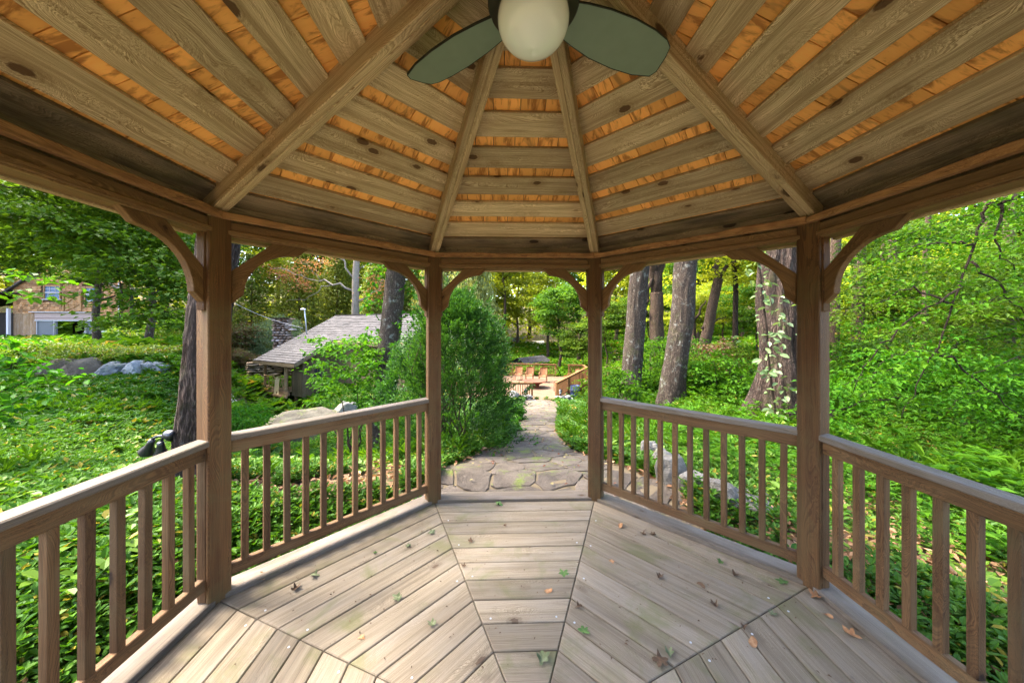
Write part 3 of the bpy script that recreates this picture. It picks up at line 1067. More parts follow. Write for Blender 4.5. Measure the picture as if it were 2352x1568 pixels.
SLOPE = (ZA - ZE) / AP
PIT = math.atan(SLOPE)
OFF = 0.108
slat_d = [(1.88, 1.748)] + [(1.712 - .21 * i + (.012 if i == 0 else 0), 1.712 - .21 * i - .141) for i in range(8)]
n_sh = 0
rest = MB()
for k in range(8):
    t, n = sect(k)
    # in-plane frame: X along the slat, Y down the slope (outward), Z out of the roof
    dn = n * math.cos(PIT) - UP * math.sin(PIT)
    nz = np.cross(t, dn)
    R = np.stack((t, dn, nz), 1)
    zs = lambda d: ZA + OFF - SLOPE * d
    for (d1, d0) in slat_d:
        if d0 < 0.1:
            d0 = 0.1
        dm = (d1 + d0) / 2
        s1, s0 = (d1 - dm) / math.cos(PIT), (d0 - dm) / math.cos(PIT)
        w1, w0 = d1 * T8 - .004, d0 * T8 - .004
        V, F = prism([(-w0, s0), (w0, s0), (w1, s1), (-w1, s1)], 0.0, 0.022, 0, .003)
        o = ob('ceiling_slat', mk('ceiling_slat', V, F))
        jit = random.uniform(-.003, .003)
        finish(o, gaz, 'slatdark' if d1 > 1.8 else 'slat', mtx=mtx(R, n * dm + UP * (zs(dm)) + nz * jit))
    # shingles: one course over each gap, overlapping behind the slats
    edges = [1.748] + [d0 for (d1, d0) in slat_d[1:]]
    tops = [d1 for (d1, d0) in slat_d[1:]] + [0.04]
    for g, (lo, hi) in enumerate(zip(edges, tops)):
        d1, d0 = lo + .03, max(hi - .03, 0.03)
        if g == 0:
            d1 = lo + .03
        dm = (d1 + d0) / 2
        s1, s0 = (d1 - dm) / math.cos(PIT), (d0 - dm) / math.cos(PIT)
        wmax = d1 * T8
        x = -wmax
        while x < wmax:
            w = random.uniform(.08, .19)
            x2 = min(x + w, wmax)
            poly = np.array([(x + .0022, s0), (x2 - .0022, s0), (x2 - .0022, s1), (x + .0022, s1)])
            poly = [np.array(q) for q in poly]
            # trim to the sector
            for sg in (-1, 1):
                nn = np.array((sg, -T8 * math.cos(PIT)))
                pp = np.array((sg * dm * T8, 0.0))
                poly = clip_half(poly, pp, nn) if len(poly) > 2 else []
            if len(poly) > 2:
                P = np.array(poly)
                cx = P[:, 0].mean()
                V, F = prism(P - (cx, 0), 0, .012)
                shown = k in (0, 1, 2, 7, 6) and d1 > 0.2
                lift = .0228 + random.uniform(0, .003)
                mt = mtx(R, n * dm + UP * zs(dm) + t * cx + nz * lift)
                if shown and n_sh < 298 and x2 - x > .05:
                    n_sh += 1
                    finish(ob('shingle', mk('shingle', V, F)), gaz, 'shingle', mtx=mt)
                else:
                    W = np.array([mt @ Vector(v) for v in V])
                    rest.add(W, F)
            x = x2
    # weatherproof outer skin of the roof with its eave
    D1 = 2.07
    w1 = D1 * T8
    V, F = prism([(-.002, -D1 / math.cos(PIT)), (.002, -D1 / math.cos(PIT)), (w1, 0), (-w1, 0)], .052, .075)
    finish(ob('roof_skin', mk('roof_skin', V, F)), gaz, 'roofgrey', mtx=mtx(R, n * D1 + UP * zs(D1)))
    board('fascia', n * (D1 - .01) - t * w1 + UP * (zs(D1) + .03), n * (D1 - .01) + t * w1 + UP * (zs(D1) + .03), .02, .09, 'beam', gaz)
    V, F = prism([(-1.985 * T8, 0), (1.985 * T8, 0), (w1, (D1 - 1.985) / math.cos(PIT)), (-w1, (D1 - 1.985) / math.cos(PIT))], .026, .04)
    finish(ob('soffit', mk('soffit', V, F)), gaz, 'slat', mtx=mtx(R, n * 1.985 + UP * zs(1.985)))
    V, F = prism([(-1.86 * T8, 0), (1.86 * T8, 0), (1.99 * T8, .13 / math.cos(PIT)), (-1.99 * T8, .13 / math.cos(PIT))], .026, .04)
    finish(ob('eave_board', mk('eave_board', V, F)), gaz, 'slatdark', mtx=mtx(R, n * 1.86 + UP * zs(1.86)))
finish(ob('shingle_field', rest.mesh('shingle_field')), gaz, 'shingle', kind='stuff')

# ------------------------------------------------------------------ ceiling fan
fan = thing('ceiling_fan', 'ceiling fan with grey green paddle blades and a white globe lamp', 'ceiling fan', (GX, GY, 2.752))
V, F = lathe([(.0, -.098), (.035, -.095), (.068, -.086), (.098, -.069), (.119, -.046), (.131, -.02), (.135, .005), (.133, .026), (.126, .046), (.112, .066)], 48)
finish(ob('globe', mk('globe', V, F, True)), fan, 'globe')
V, F = lathe([(.112, .03), (.128, .028), (.132, .036), (.134, .05), (.165, .056), (.172, .065), (.172, .12), (.18, .13), (.18, .19), (.16, .215), (.09, .24), (.03, .25)], 48)
finish(ob('motor_housing', mk('motor_housing', V, F, True)), fan, 'darkmetal')
V, F = lathe([(.016, .24), (.016, .36), (.05, .37), (.055, .41)], 20)
finish(ob('downrod', mk('downrod', V, F, True)), fan, 'darkmetal')
# paddle: wide, rounded, with a clipped tip
out = [(.12, -.055), (.2, -.075), (.3, -.092), (.42, -.102), (.53, -.1), (.61, -.09), (.65, -.072), (.668, -.03), (.682, .035), (.668, .064), (.58, .088), (.46, .098), (.33, .095), (.22, .078), (.12, .055)]
for a in (25, 145, 265):
    V, F = prism(np.array(out), -.004, .004)
    Vr = V.copy()
    Rb = Matrix.Rotation(math.radians(a - math.degrees(0)), 4, 'Z') @ Matrix.Translation((0, 0, .075)) @ Matrix.Rotation(math.radians(-13), 4, 'X')
    bl = finish(ob('blade', mk('blade', Vr, F)), fan, 'blade', mtx=Rb)
    V, F = prism(np.array([(.125, -.02), (.26, -.028), (.27, .028), (.125, .02)]), .0045, .010)
    finish(ob('blade_iron', mk('blade_iron', V, F)), bl, 'darkmetal')
    ring_ = np.array(out)
    mb = MB()
    for i in range(len(ring_) - 1):
        mb.bar((*ring_[i], 0), (*ring_[i + 1], 0), .0035, .0095)
    finish(ob('edge_band', mb.mesh('edge_band')), bl, 'bladeedge')

# ------------------------------------------------------------------ fallen leaves on the floor
def maple_outline(seed, lobes=5):
    r = random.Random(seed)
    pts = []
    for i in range(lobes * 4):
        a = 2 * math.pi * i / (lobes * 4)
        k = i % 4
        q = (1.0, .72, .46, .72)[k] * r.uniform(.85, 1.12)
        if abs(a - math.pi) < .2:
            q *= .6
        pts.append((q * math.cos(a), q * math.sin(a)))
    return pts


def fallen(u, v, size, mat, label, curl=0.5, oval=False, z=None, rz=None):
    q = (v - HZN) / FPX
    Y = CAMZ / q
    X = (u - 1176) / FPX * Y
    r = random.Random(int(u * 7 + v))
    if oval:
        pts = [(math.cos(a), .5 * math.sin(a) * (1 + .1 * r.uniform(-1, 1))) for a in np.linspace(0, 2 * math.pi, 16, endpoint=False)]
    else:
        pts = maple_outline(int(u + v))
    V = [(0, 0, 0)]
    n = len(pts)
    for ring in (.5, 1.0):
        for (x, y) in pts:
            V.append((x * ring, y * ring, 0))
    V = np.array(V)
    ax = r.uniform(0, math.pi)
    s = V[:, 0] * math.cos(ax) + V[:, 1] * math.sin(ax)
    t_ = -V[:, 0] * math.sin(ax) + V[:, 1] * math.cos(ax)
    V[:, 2] = curl * (.75 * s * s + .25 * np.abs(t_) ** 1.5 * np.sign(r.uniform(-1, 1)) + .18 * np.sin(5 * s + r.uniform(0, 6)))
    V[:, :2] *= (1 - .35 * curl * (s * s))[:, None]
    F = []
    for i in range(n):
        j = (i + 1) % n
        F.append((0, 1 + i, 1 + j))
        F.append((1 + i, 1 + n + i, 1 + n + j, 1 + j))
    V = V * size * .88
    V[:, 2] -= V[:, 2].min() - .001
    me = mk('fallen_leaf', V, F, True)
    o = ob('fallen_leaf', me)
    o.location = (X, Y, .001)
    o.rotation_euler = (0, 0, r.uniform(0, 6.28) if rz is None else rz)
    finish(o, None, mat, label, 'fallen leaf', 'fallen leaves on the gazebo floor')
    # stalk
    return o


G_, S_, B_, T_ = 'leafgreen', 'leafsage', 'leafbrown', 'leaftan'
for a in [
    (1295, 1316, .045, G_, 'flat bright green maple leaf on the middle floorboards', .12),
    (1259, 1358, .036, T_, 'orange brown dry leaf on the middle floorboards below the bright green maple leaf', .5, True),
    (1247, 1514, .05, S_, 'large curled pale green leaf on the front middle boards between two screws', .7),
    (1341, 1449, .04, G_, 'curled yellow green leaf just right of the middle boards, near the front', .8),
    (1518, 1519, .055, B_, 'mottled brown withered leaf near the bottom of the right-hand floorboards', .5),
    (1537, 1500, .035, S_, 'small olive leaf beside the mottled brown withered leaf', .8),
    (1640, 1390, .036, B_, 'spiky dark brown curled leaf alone in the middle of the right-hand boards', 1.0),
    (1730, 1475, .042, T_, 'pale tan oval leaf lying flat near the right floor mitre', .15, True),
    (1797, 1336, .045, G_, 'green maple leaf on the boards in front of the right post', .3),
    (1775, 1410, .03, S_, 'small pale green leaf on the right floor mitre', .5),
    (1875, 1370, .05, T_, 'large brown leaf leaning at the foot of the right post', .6),
    (1955, 1458, .045, T_, 'orange curled leaf on the boards beside the right-hand railing', .6),
    (1900, 1415, .03, T_, 'small rolled orange leaf between the right post and the orange curled leaf', .6, True),
    (1425, 1208, .042, T_, 'rolled orange brown leaf on the boards beside the right railing, nearest the entrance', .9, True),
    (1476, 1226, .036, B_, 'brown crumpled leaf right of the rolled orange brown leaf', .8),
    (1500, 1228, .03, B_, 'small brown leaf rightmost of the cluster by the railing', .9),
    (1516, 1325, .035, B_, 'dark brown crumbled leaf on the right-hand boards below the cluster by the railing', .9),
    (1655, 1290, .035, G_, 'dark green crumpled leaf near the right railing', .7),
    (1690, 1322, .035, B_, 'curled brown twig like leaf near the right railing, beside the dark green one', 1.0, True),
    (1081, 1243, .035, B_, 'brown crumpled leaf on the left of the middle boards', .8),
    (991, 1223, .04, S_, 'flat sage green leaf on the left-hand boards near the left mitre', .3),
    (938, 1254, .028, S_, 'small grey green curled leaf left of the flat sage leaf', .9),
    (862, 1270, .02, G_, 'tiny yellow green leaf scrap on the left-hand boards', .7),
    (722, 1324, .04, S_, 'curled grey green leaf on the boards by the left railing', .9),
    (681, 1352, .042, B_, 'brown curled leaf with raised tip nearest the left post', .9),
    (912, 1374, .045, S_, 'star shaped withered green leaf in the middle of the left-hand boards', .8),
    (991, 1435, .036, S_, 'grey green crumpled leaf low on the left-hand boards near the middle', .9),
    (1145, 1159, .05, G_, 'green curled leaf on the first board behind the entrance edge', .7),
    (1083, 1146, .04, S_, 'folded olive leaf on the entrance rim board, left', .8),
    (1127, 1134, .03, B_, 'small brown leaf on the entrance rim board, right of the folded olive leaf', .7),
    (1330, 1395, .03, B_, 'small brown crumpled leaf right of the middle boards', .9),
    (1610, 1345, .03, B_, 'thin brown leaf halfway along the right-hand boards', .8, True),
    (1405, 1290, .026, T_, 'tiny tan leaf on the upper right-hand boards', .5),
    (600, 1330, .05, T_, 'long reddish dry leaf lying along the left rim board', .7, True),
    (1065, 1300, .026, B_, 'small dark leaf on the left edge of the middle boards', .8),
    (1160, 1207, .022, B_, 'tiny brown leaf on the third board behind the entrance', .8),
    (1708, 1440, .026, B_, 'small dark curled leaf left of the tan oval leaf', .9),
    (830, 1465, .025, T_, 'tiny two coloured leaf scrap at the left floor mitre', .7),
]:
    fallen(*a)

# ------------------------------------------------------------------ trees and plants
def limb_path(a, b, sag=0.0, wob=0.08, n=7, seed=0):
    r = np.random.default_rng(seed)
    a, b = np.asarray(a, float), np.asarray(b, float)
    t = np.linspace(0, 1, n)[:, None]
    P = a + (b - a) * t
    L = np.linalg.norm(b - a)
    P[1:-1] += r.normal(0, wob * L * .35, (n - 2, 3))
    P[:, 2] += sag * L * np.sin(t[:, 0] * math.pi)
    return P


def trunk_mesh(name, path, rad, seg=14, rough=0.06, freq=(3.0, 1.2), seed=0, flare=0.0, extra=None):
    """tapered trunk with furrowed bark relief; extra = list of (path, radii) limbs"""
    V, F = tube(path, rad, seg)
    P = np.asarray(path, float)
    n = len(P)
    ax = np.repeat(P, seg, 0)
    d = V - ax
    rr = np.linalg.norm(d, axis=1, keepdims=True)
    ang = np.tile(np.linspace(0, 2 * math.pi, seg, endpoint=False), n)
    q = np.stack((np.cos(ang) * freq[0], np.sin(ang) * freq[0], ax[:, 2] * freq[1] + seed * 7.7), -1)
    w = (1 - np.abs(vnoise(q))) * 1.3 - 0.9 + 0.35 * vnoise(q * 2.3)
    V = ax + d * (1 + rough * w[:, None])
    if flare:
        h = np.clip(1 - (ax[:, 2] - P[0, 2]) / (.7 + 3.0 * rad[0]), 0, 1)
        lob = 1 + flare * h ** 2.2 * (1 + .45 * np.sin(ang * 5 + seed) + .55 * np.sin(ang * 2 + seed * 1.7))
        V = ax + (V - ax) * lob[:, None]
        V[:, 2] = np.where(h > 0, ax[:, 2], V[:, 2])
    mb = MB()
    mb.add(V, F)
    for (pp, rd) in (extra or []):
        mb.tube(pp, rd, 6, True)
    return mb.mesh(name, True)


def clusters(C, n_per, spread, L, W, flat=0.35, tilt=0.5, name='crown', fold=.1, droop=.2, hang=False, rich=False, biasout=None):
    """leaf clumps round the points C; blades lie mostly level with some tilt"""
    C = np.asarray(C, float)
    n_per = np.broadcast_to(np.asarray(n_per), (len(C),))
    idx = np.repeat(np.arange(len(C)), n_per)
    n = len(idx)
    sp = np.broadcast_to(np.asarray(spread, float), (len(C),))[idx][:, None]
    o = RNG.normal(size=(n, 3)) * np.array((1, 1, flat)) * sp * .55
    P = C[idx] + o
    D = unit(np.c_[o[:, :2] * 1.2, np.zeros(n)] / (sp + 1e-6) + rdir(n, .4) * .9 - np.array((0, 0, .25)))
    if hang:
        D = unit(rdir(n, .3) * .35 - np.array((0, 0, 1.0)))
    N = unit(np.array((0, 0, 1.0)) + rdir(n) * tilt)
    ct = RNG.random(len(C)) * .5
    tint = np.clip(ct[idx] + RNG.random(n) * .5, 0, 1)
    Ls = L * RNG.uniform(.7, 1.25, n)
    return leaves(name, P, D, N, Ls, Ls * W / L, tint, fold, droop, rich)


def ellip(n, rx, ry, rz, c=(0, 0, 0), shell=.55, lump=.25, seed=0):
    r = np.random.default_rng(seed)
    d = r.normal(size=(n, 3))
    d /= np.linalg.norm(d, axis=1)[:, None]
    rad = shell + (1 - shell) * r.random((n, 1)) ** .7
    rad = rad * (1 + lump * vnoise(d * 1.7 + seed)[:, None])
    return d * rad * np.array((rx, ry, rz)) + np.array(c)


def tree_proto(kind, seed=0):
    """returns (trunk mesh, crown mesh, bark, leaf material) of a tree standing at the origin"""
    r = np.random.default_rng(seed)
    if kind == 'broad':
        H, tr, cr = 13.0, .2, 3.6
        C = ellip(95, cr, cr, 4.3, (0, 0, 8.2), .45, .35, seed)
        n, spr, L, W, fl = 120, .85, .26, .2, .38
        bk, lf = 'barkbrown', 'maple'
    elif kind == 'tall':
        H, tr, cr = 19.0, .22, 3.4
        C = ellip(95, cr, cr, 5.6, (0, 0, 13.0), .4, .4, seed)
        n, spr, L, W, fl = 115, .95, .28, .21, .45
        bk, lf = 'barkbrown', 'oakleaf'
    elif kind == 'under':
        H, tr, cr = 6.5, .07, 2.3
        C = ellip(75, cr, cr, 2.3, (0, 0, 4.2), .3, .35, seed)
        n, spr, L, W, fl = 110, .65, .17, .125, .22
        bk, lf = 'barkbrown', 'maple'
    elif kind == 'hemlock':
        H, tr = 13.0, .18
        C = []
        for z in np.arange(1.2, 12.6, .42):
            R = 3.3 * (1 - z / 13.4) ** .75 + .2
            for a in np.arange(0, 6.28, .55 if z < 9 else .9):
                a2 = a + r.uniform(-.25, .25) + z
                for f in (.45, .72, .98):
                    q = R * f * r.uniform(.85, 1.15)
                    C.append((q * math.cos(a2), q * math.sin(a2), z - .16 * q + r.normal(0, .1)))
        C = np.array(C)
        n, spr, L, W, fl = 16, .55, .3, .11, .16
        bk, lf = 'barkred', 'hemlock'
    elif kind == 'spruce':
        H, tr = 17.0, .2
        C = []
        for z in np.arange(2.0, 16.5, .6):
            R = 3.2 * (1 - z / 17.5) ** .8 + .25
            for a in np.arange(0, 6.28, .6):
                a2 = a + r.uniform(-.25, .25) + z
                for f in (.5, .85, 1.1):
                    q = R * f
                    C.append((q * math.cos(a2), q * math.sin(a2), z - .12 * q + .25 * (f > 1)))
        C = np.array(C)
        n, spr, L, W, fl = 14, .5, .55, .13, .5
        bk, lf = 'barkred', 'spruce'
    elif kind == 'weep':
        H, tr = 6.0, .12
        C = ellip(150, 2.7, 2.7, 2.6, (0, 0, 3.3), .6, .25, seed)
        C = C[C[:, 2] > .8]
        n, spr, L, W, fl = 75, .5, .26, .07, .9
        bk, lf = 'barkgrey', 'bluegreen'
    elif kind == 'jmaple':
        H, tr = 3.6, .08
        C = ellip(60, 1.7, 1.7, 1.2, (0, 0, 2.5), .35, .3, seed)
        n, spr, L, W, fl = 90, .5, .15, .09, .25
        bk, lf = 'barkbrown', 'redmaple'
    top = H * .86
    path = limb_path((0, 0, -.6), (r.normal(0, .25), r.normal(0, .25), top), 0, .02, 9, seed)
    rad = np.linspace(tr * 1.15, tr * .18, 9)
    extra = []
    cz = C[np.argsort(r.random(len(C)))]
    for c in cz[:18 if kind not in ('hemlock', 'spruce') else 26]:
        z0 = np.clip(c[2] - np.hypot(c[0], c[1]) * (.7 if kind not in ('hemlock', 'spruce') else -.1), H * .12, top * .97)
        k = np.interp(z0, path[:, 2], np.arange(9))
        i = int(min(k, 7))
        a = path[i] + (path[i + 1] - path[i]) * (k - i)
        R0 = np.interp(z0, path[:, 2], rad) * .5
        extra.append((limb_path(a, c, .04, .1, 6, int(seed * 100 + c[0] * 50)), np.linspace(R0, .012, 6)))
    tm = trunk_mesh('trunk', path, rad, 12, .08, (2.4, 1.5), seed, .3, extra)
    cm = clusters(C, n, spr, L, W, fl, .45 if kind != 'weep' else .8, 'crown', hang=kind in ('weep', 'spruce'))
    return tm, cm, bk, lf


PROTO = {}
for kd, ns in (('broad', 2), ('tall', 2), ('under', 2), ('hemlock', 1), ('spruce', 1), ('weep', 1), ('jmaple', 1)):
    PROTO[kd] = [tree_proto(kd, 3 + i * 5 + len(kd)) for i in range(ns)]
LEAFALT = {}


def plant_tree(kind, x, y, label, group=None, s=1.0, sz=None, leaf=None, bk=None, z=None, name=None, cat='tree', var=None, rz=None):
    ps = PROTO[kind]
    tm, cm, b0, l0 = ps[var if var is not None else random.randrange(len(ps))]
    root = thing(name or {'broad': 'broadleaf_tree', 'tall': 'tall_tree', 'under': 'understory_tree', 'hemlock': 'hemlock_tree', 'spruce': 'spruce_tree',
                          'weep': 'weeping_tree', 'jmaple': 'bronze_maple'}[kind], label, cat, (x, y, float(gz(x, y)) if z is None else z),
                 random.uniform(0, 6.28) if rz is None else rz, group)
    root.scale = (s, s, sz or s)
    for nm, me, mt in (('trunk', tm, bk or b0), ('crown', cm, leaf or l0)):
        key = (me.name, mt)
        if key not in LEAFALT:
            m2 = me if not me.materials else me.copy()
            if not m2.materials:
                m2.materials.append(M[mt])
            else:
                m2.materials[0] = M[mt]
            LEAFALT[key] = m2
        finish(ob(nm, LEAFALT[key]), root)
    return root


# -- woods all round the clearing: single trees, nearest rows first
def uv_at(u, Y):
    return (u - 1176.0) / FPX * Y, Y


# left: maples between the lawn and the barn
maples = [
    # u, Y, scale, kind, label
    (236, 21.0, .95, 'broad', 'maple with a pale grey trunk standing in front of the barn', 'maple'),
    (352, 18.5, .9, 'broad', 'leafy maple with thin grey trunk right of the barn by the gravel drive', 'maple'),
    (90, 34.0, 1.25, 'broad', 'broad green tree rising behind the barn roof', 'oakleaf'),
    (300, 36.0, 1.3, 'tall', 'tall dark green tree right behind the barn', 'oakleaf'),
    (440, 30.0, 1.2, 'broad', 'broad green tree between the drive and the rough barked trunk', 'oakleaf'),
]
for u, Y, s, kd, lb, lf in maples:
    x, y = uv_at(u, Y)
    plant_tree(kd, x, y, lb, None, s, leaf=lf, bk='barkgrey')

# behind the cabin
for u, Y, s, kd, lb, lf in [
    (628, 36.0, 1.0, 'weep', 'rounded blue green weeping tree behind the stone chimney', None),
    (545, 33.0, 1.25, 'jmaple', 'bronze red ornamental maple left of the weeping tree', None),
    (556, 29.0, .72, 'jmaple', 'small dark red maple beside the stone terrace', None),
    (575, 44.0, 1.05, 'hemlock', 'yellow green hemlock behind the bronze maple', None),
    (690, 41.0, 1.15, 'hemlock', 'layered yellow green hemlock above the chimney', None),
    (775, 46.0, 1.2, 'hemlock', 'hemlock with a red brown trunk left of the pale bare tree', None),
    (860, 43.0, 1.0, 'hemlock', 'hemlock just right of the pale bare tree', None),
    (930, 48.0, 1.2, 'hemlock', 'hemlock seen over the cabin ridge beside the leaning vine trunk', None),
    (1085, 37.0, 1.0, 'spruce', 'drooping pale spruce above the clipped evergreen bush', None),
    (1010, 42.0, 1.1, 'spruce', 'drooping spruce behind the inner left post', None),
]:
    x, y = uv_at(u, Y)
    plant_tree(kd, x, y, lb, None, s)

# over the deck
for u, Y, s, kd, lf, lb in [
    (1292, 33.0, .8, 'broad', 'maple', 'dark trunked maple spreading over the far end of the deck'),
    (1255, 48.0, 1.1, 'broad', 'lime', 'yellow green tree high behind the deck chairs'),
    (1185, 58.0, 1.15, 'broad', 'lime', 'pale yellow green tree in the gap beyond the little shed'),
    (1335, 30.0, .85, 'under', 'maple', 'low branching tree close behind the right deck railing'),
    (1330, 42.0, 1.0, 'tall', 'maple', 'tall straight tree behind the right corner of the deck'),
    (1400, 26.0, .95, 'under', 'maple', 'slender leafy tree right of the inner right post'),
    (1215, 66.0, 1.4, 'tall', 'lime', 'tall pale tree closing the gap between the post and the deck maple'),
    (1160, 50.0, 1.25, 'tall', 'lime', 'tall yellow green tree rising over the evergreen bush'),
    (1110, 55.0, 1.3, 'tall', 'maple', 'tall green tree behind the drooping pale spruce'),
    (905, 54.0, 1.3, 'hemlock', 'hemlock', 'hemlock high on the slope behind the vine clad trunk'),
    (640, 50.0, 1.2, 'broad', 'lime', 'pale yellow green tree high behind the weeping tree'),
    (765, 54.0, 1.25, 'broad', 'lime', 'pale yellow green tree left of the bare trunk top'),
    (850, 50.0, 1.3, 'tall', 'lime', 'tall pale green tree right behind the pale bare trunk'),
]:
    x, y = uv_at(u, Y)
    plant_tree(kd, x, y, lb, None, s, leaf=lf)

# woods to the right, sunlit by leaf colour
PLACES = [(1420, 36, 'behind the right deck railing corner'), (1465, 52, 'far behind the grey trunk by the inner right post'), (1540, 44, 'seen between the two grey leaning trunks'),
          (1600, 34, 'right of the lichen spotted trunk'), (1645, 50, 'far behind the slanting brown trunk'), (1700, 40, 'behind the thin dark upright trunk'), (1750, 30, 'at the left edge of the big oak'),
          (1800, 46, 'hidden behind the big oak'), (1905, 30, 'just right of the right post'), (1990, 38, 'behind the dark trunk by the right brace'), (2080, 26, 'under the blue sky gap'),
          (2190, 33, 'behind the drooping twigs'), (2290, 24, 'behind the brown trunk at the right edge'), (2420, 28, 'reaching in at the right edge from far back'), (1500, 26, 'at the foot of the forked dark trunk'),
          (1660, 22, 'in the yellow green clearing'), (1730, 19, 'left of the oak, before the clearing'), (1580, 19, 'beside the Y shaped trunk'), (1960, 18, 'at the foot of the dark trunk by the brace'),
          (2060, 15, 'above the bank right of the right post'), (2200, 17, 'in the middle of the right opening'), (2330, 13, 'near the right edge above the railing'), (2480, 15, 'reaching in at the right edge close to the railing')]
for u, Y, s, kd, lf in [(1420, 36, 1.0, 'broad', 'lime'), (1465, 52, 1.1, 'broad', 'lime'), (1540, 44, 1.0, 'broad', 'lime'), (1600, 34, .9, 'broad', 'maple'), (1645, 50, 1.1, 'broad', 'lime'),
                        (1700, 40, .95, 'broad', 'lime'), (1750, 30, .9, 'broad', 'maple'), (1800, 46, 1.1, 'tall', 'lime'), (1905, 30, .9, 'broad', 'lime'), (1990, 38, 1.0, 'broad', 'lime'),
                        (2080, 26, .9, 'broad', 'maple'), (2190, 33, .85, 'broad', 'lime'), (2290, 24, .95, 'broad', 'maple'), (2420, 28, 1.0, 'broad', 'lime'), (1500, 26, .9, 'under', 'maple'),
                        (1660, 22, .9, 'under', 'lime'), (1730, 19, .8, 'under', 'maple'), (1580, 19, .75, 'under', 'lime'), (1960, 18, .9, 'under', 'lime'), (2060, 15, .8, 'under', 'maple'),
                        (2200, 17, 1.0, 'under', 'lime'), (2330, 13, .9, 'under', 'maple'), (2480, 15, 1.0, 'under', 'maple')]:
    x, y = uv_at(u, Y)
    lime = lf == 'lime'
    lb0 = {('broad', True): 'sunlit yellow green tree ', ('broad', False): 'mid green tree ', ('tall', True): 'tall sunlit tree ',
           ('under', True): 'small yellow green understory tree ', ('under', False): 'small mid green understory tree '}[(kd, lime)]
    where = min(PLACES, key=lambda p: abs(p[0] - u) + 3 * abs(p[1] - Y))
    PLACES.remove(where)
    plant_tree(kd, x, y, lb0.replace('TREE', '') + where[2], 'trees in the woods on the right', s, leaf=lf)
# more of the woods on the left and behind, outside or at the edge of the frame
for u, Y, s, kd in [(-120, 26, 1.1, 'broad'), (20, 40, 1.3, 'tall'), (180, 46, 1.4, 'tall'), (380, 46, 1.4, 'tall'), (480, 40, 1.2, 'tall'), (640, 56, 1.5, 'tall'),
                    (800, 60, 1.5, 'tall'), (960, 58, 1.4, 'tall'), (720, 52, 1.3, 'tall')]:
    x, y = uv_at(u, Y)
    plant_tree(kd, x, y, 'dark green hillside tree ' + {-120: 'left of the barn lean-to', 20: 'behind the left end of the barn', 180: 'high behind the middle of the barn',
                                                   380: 'high behind the gravel drive', 480: 'behind the left post', 640: 'high above the chimney', 800: 'highest behind the pale bare tree',
                                                   960: 'high behind the inner left post', 720: 'between the chimney and the pale bare tree'}[u], 'trees in the woods on the left', s, leaf='oakleaf')

# the far woods that close the view: one leafy mass on the rising ground
def far_woods(name, a0, a1, n, mat):
    a = np.radians(RNG.uniform(a0, a1, n))
    r = RNG.uniform(58, 92, n)
    x, y = r * np.sin(a), r * np.cos(a)
    h = RNG.uniform(0, 1, n) ** .8 * (19 + 7 * vnoise(np.stack((a * 9, a * 0, a * 0), -1)))
    C = np.stack((x, y, gz(x, y) + h), -1)
    me = clusters(C, 24, 2.0, .8, .6, .7, .8, name)
    finish(ob(name, me), None, mat, kind='stuff')


far_woods('far_woods', -74, -8, 1300, 'lime')
far_woods('far_woods', -12, 74, 1300, 'lime')

# -- named trunks close by
def big_trunk(name, base, top, r0, r1, barkm, label, seed=0, seg=48, n=90, rough=.1, freq=(4.5, .9), flare=.5, limbs=(), parts=None):
    base, top = np.asarray(base, float), np.asarray(top, float)
    root = thing(name, label, 'tree', base)
    P = limb_path((0, 0, -.25), top - base, 0, .012, 7, seed)
    t = np.linspace(0, 6, n)
    P = np.stack([np.interp(t, range(7), P[:, k]) for k in range(3)], 1)
    k = np.ones(9) / 9
    for c in range(3):
        pad = np.pad(P[:, c], 4, mode='edge')
        P[2:-2, c] = np.convolve(pad, k, 'valid')[2:-2]
    rad = np.linspace(r0, r1, n)
    ex = [(limb_path(np.asarray(a, float), np.asarray(b, float), .05, .1, 8, seed + q), np.linspace(ra, rb, 8)) for q, (a, b, ra, rb) in enumerate(limbs)]
    finish(ob('trunk', trunk_mesh('trunk', P, rad, seg, rough, freq, seed, flare, ex)), root, barkm)
    return root, P


def gp(u, Y, v=None):
    x, y = uv_at(u, Y)
    return np.array((x, y, float(gz(x, y))))


def crown_on(root, C, n, spr, L, W, mat, flat=.3, tilt=.45, name='crown', **kw):
    finish(ob(name, clusters(C, n, spr, L, W, flat, tilt, name, **kw)), root, mat)


oak, oakP = big_trunk('oak_tree', gp(1800, 7.0), gp(1815, 7.0) + np.array((.12, .1, 8.5)), .44, .36, 'barkoak',
                      'massive ridged oak trunk with a climbing vine behind the right brace', 2, 110, 220, .16, (7.5, 1.0), .8)
crown_on(oak, ellip(26, 2.6, 2.6, 1.6, (0, 0, 9.2), .3, .3, 4), 150, .9, .16, .12, 'maple')
tA, PA = big_trunk('leaning_tree', gp(1443, 11.0), at(1478, 540, 11.0) + np.array((.2, 0, 3.0)), .33, .26, 'barkgrey', 'grey brown trunk nearest the inner right post', 5, 48, 120, .1, (5.0, 1.2), .35)
crown_on(tA, ellip(24, 2.4, 2.4, 1.6, (.6, 0, 8.4), .3, .3, 6), 140, .9, .16, .12, 'maple')
tB, PB = big_trunk('leaning_tree', gp(1540, 9.3), at(1585, 540, 9.3) + np.array((.35, 0, 3.2)), .32, .26, 'barkgrey', 'lichen spotted grey trunk leaning right with pale bark flakes', 8, 48, 120, .1, (5.0, 1.4), .3)
crown_on(tB, ellip(24, 2.4, 2.4, 1.6, (.9, 0, 8.6), .3, .3, 9), 140, .9, .16, .12, 'maple')
f0 = gp(1510, 15.0)
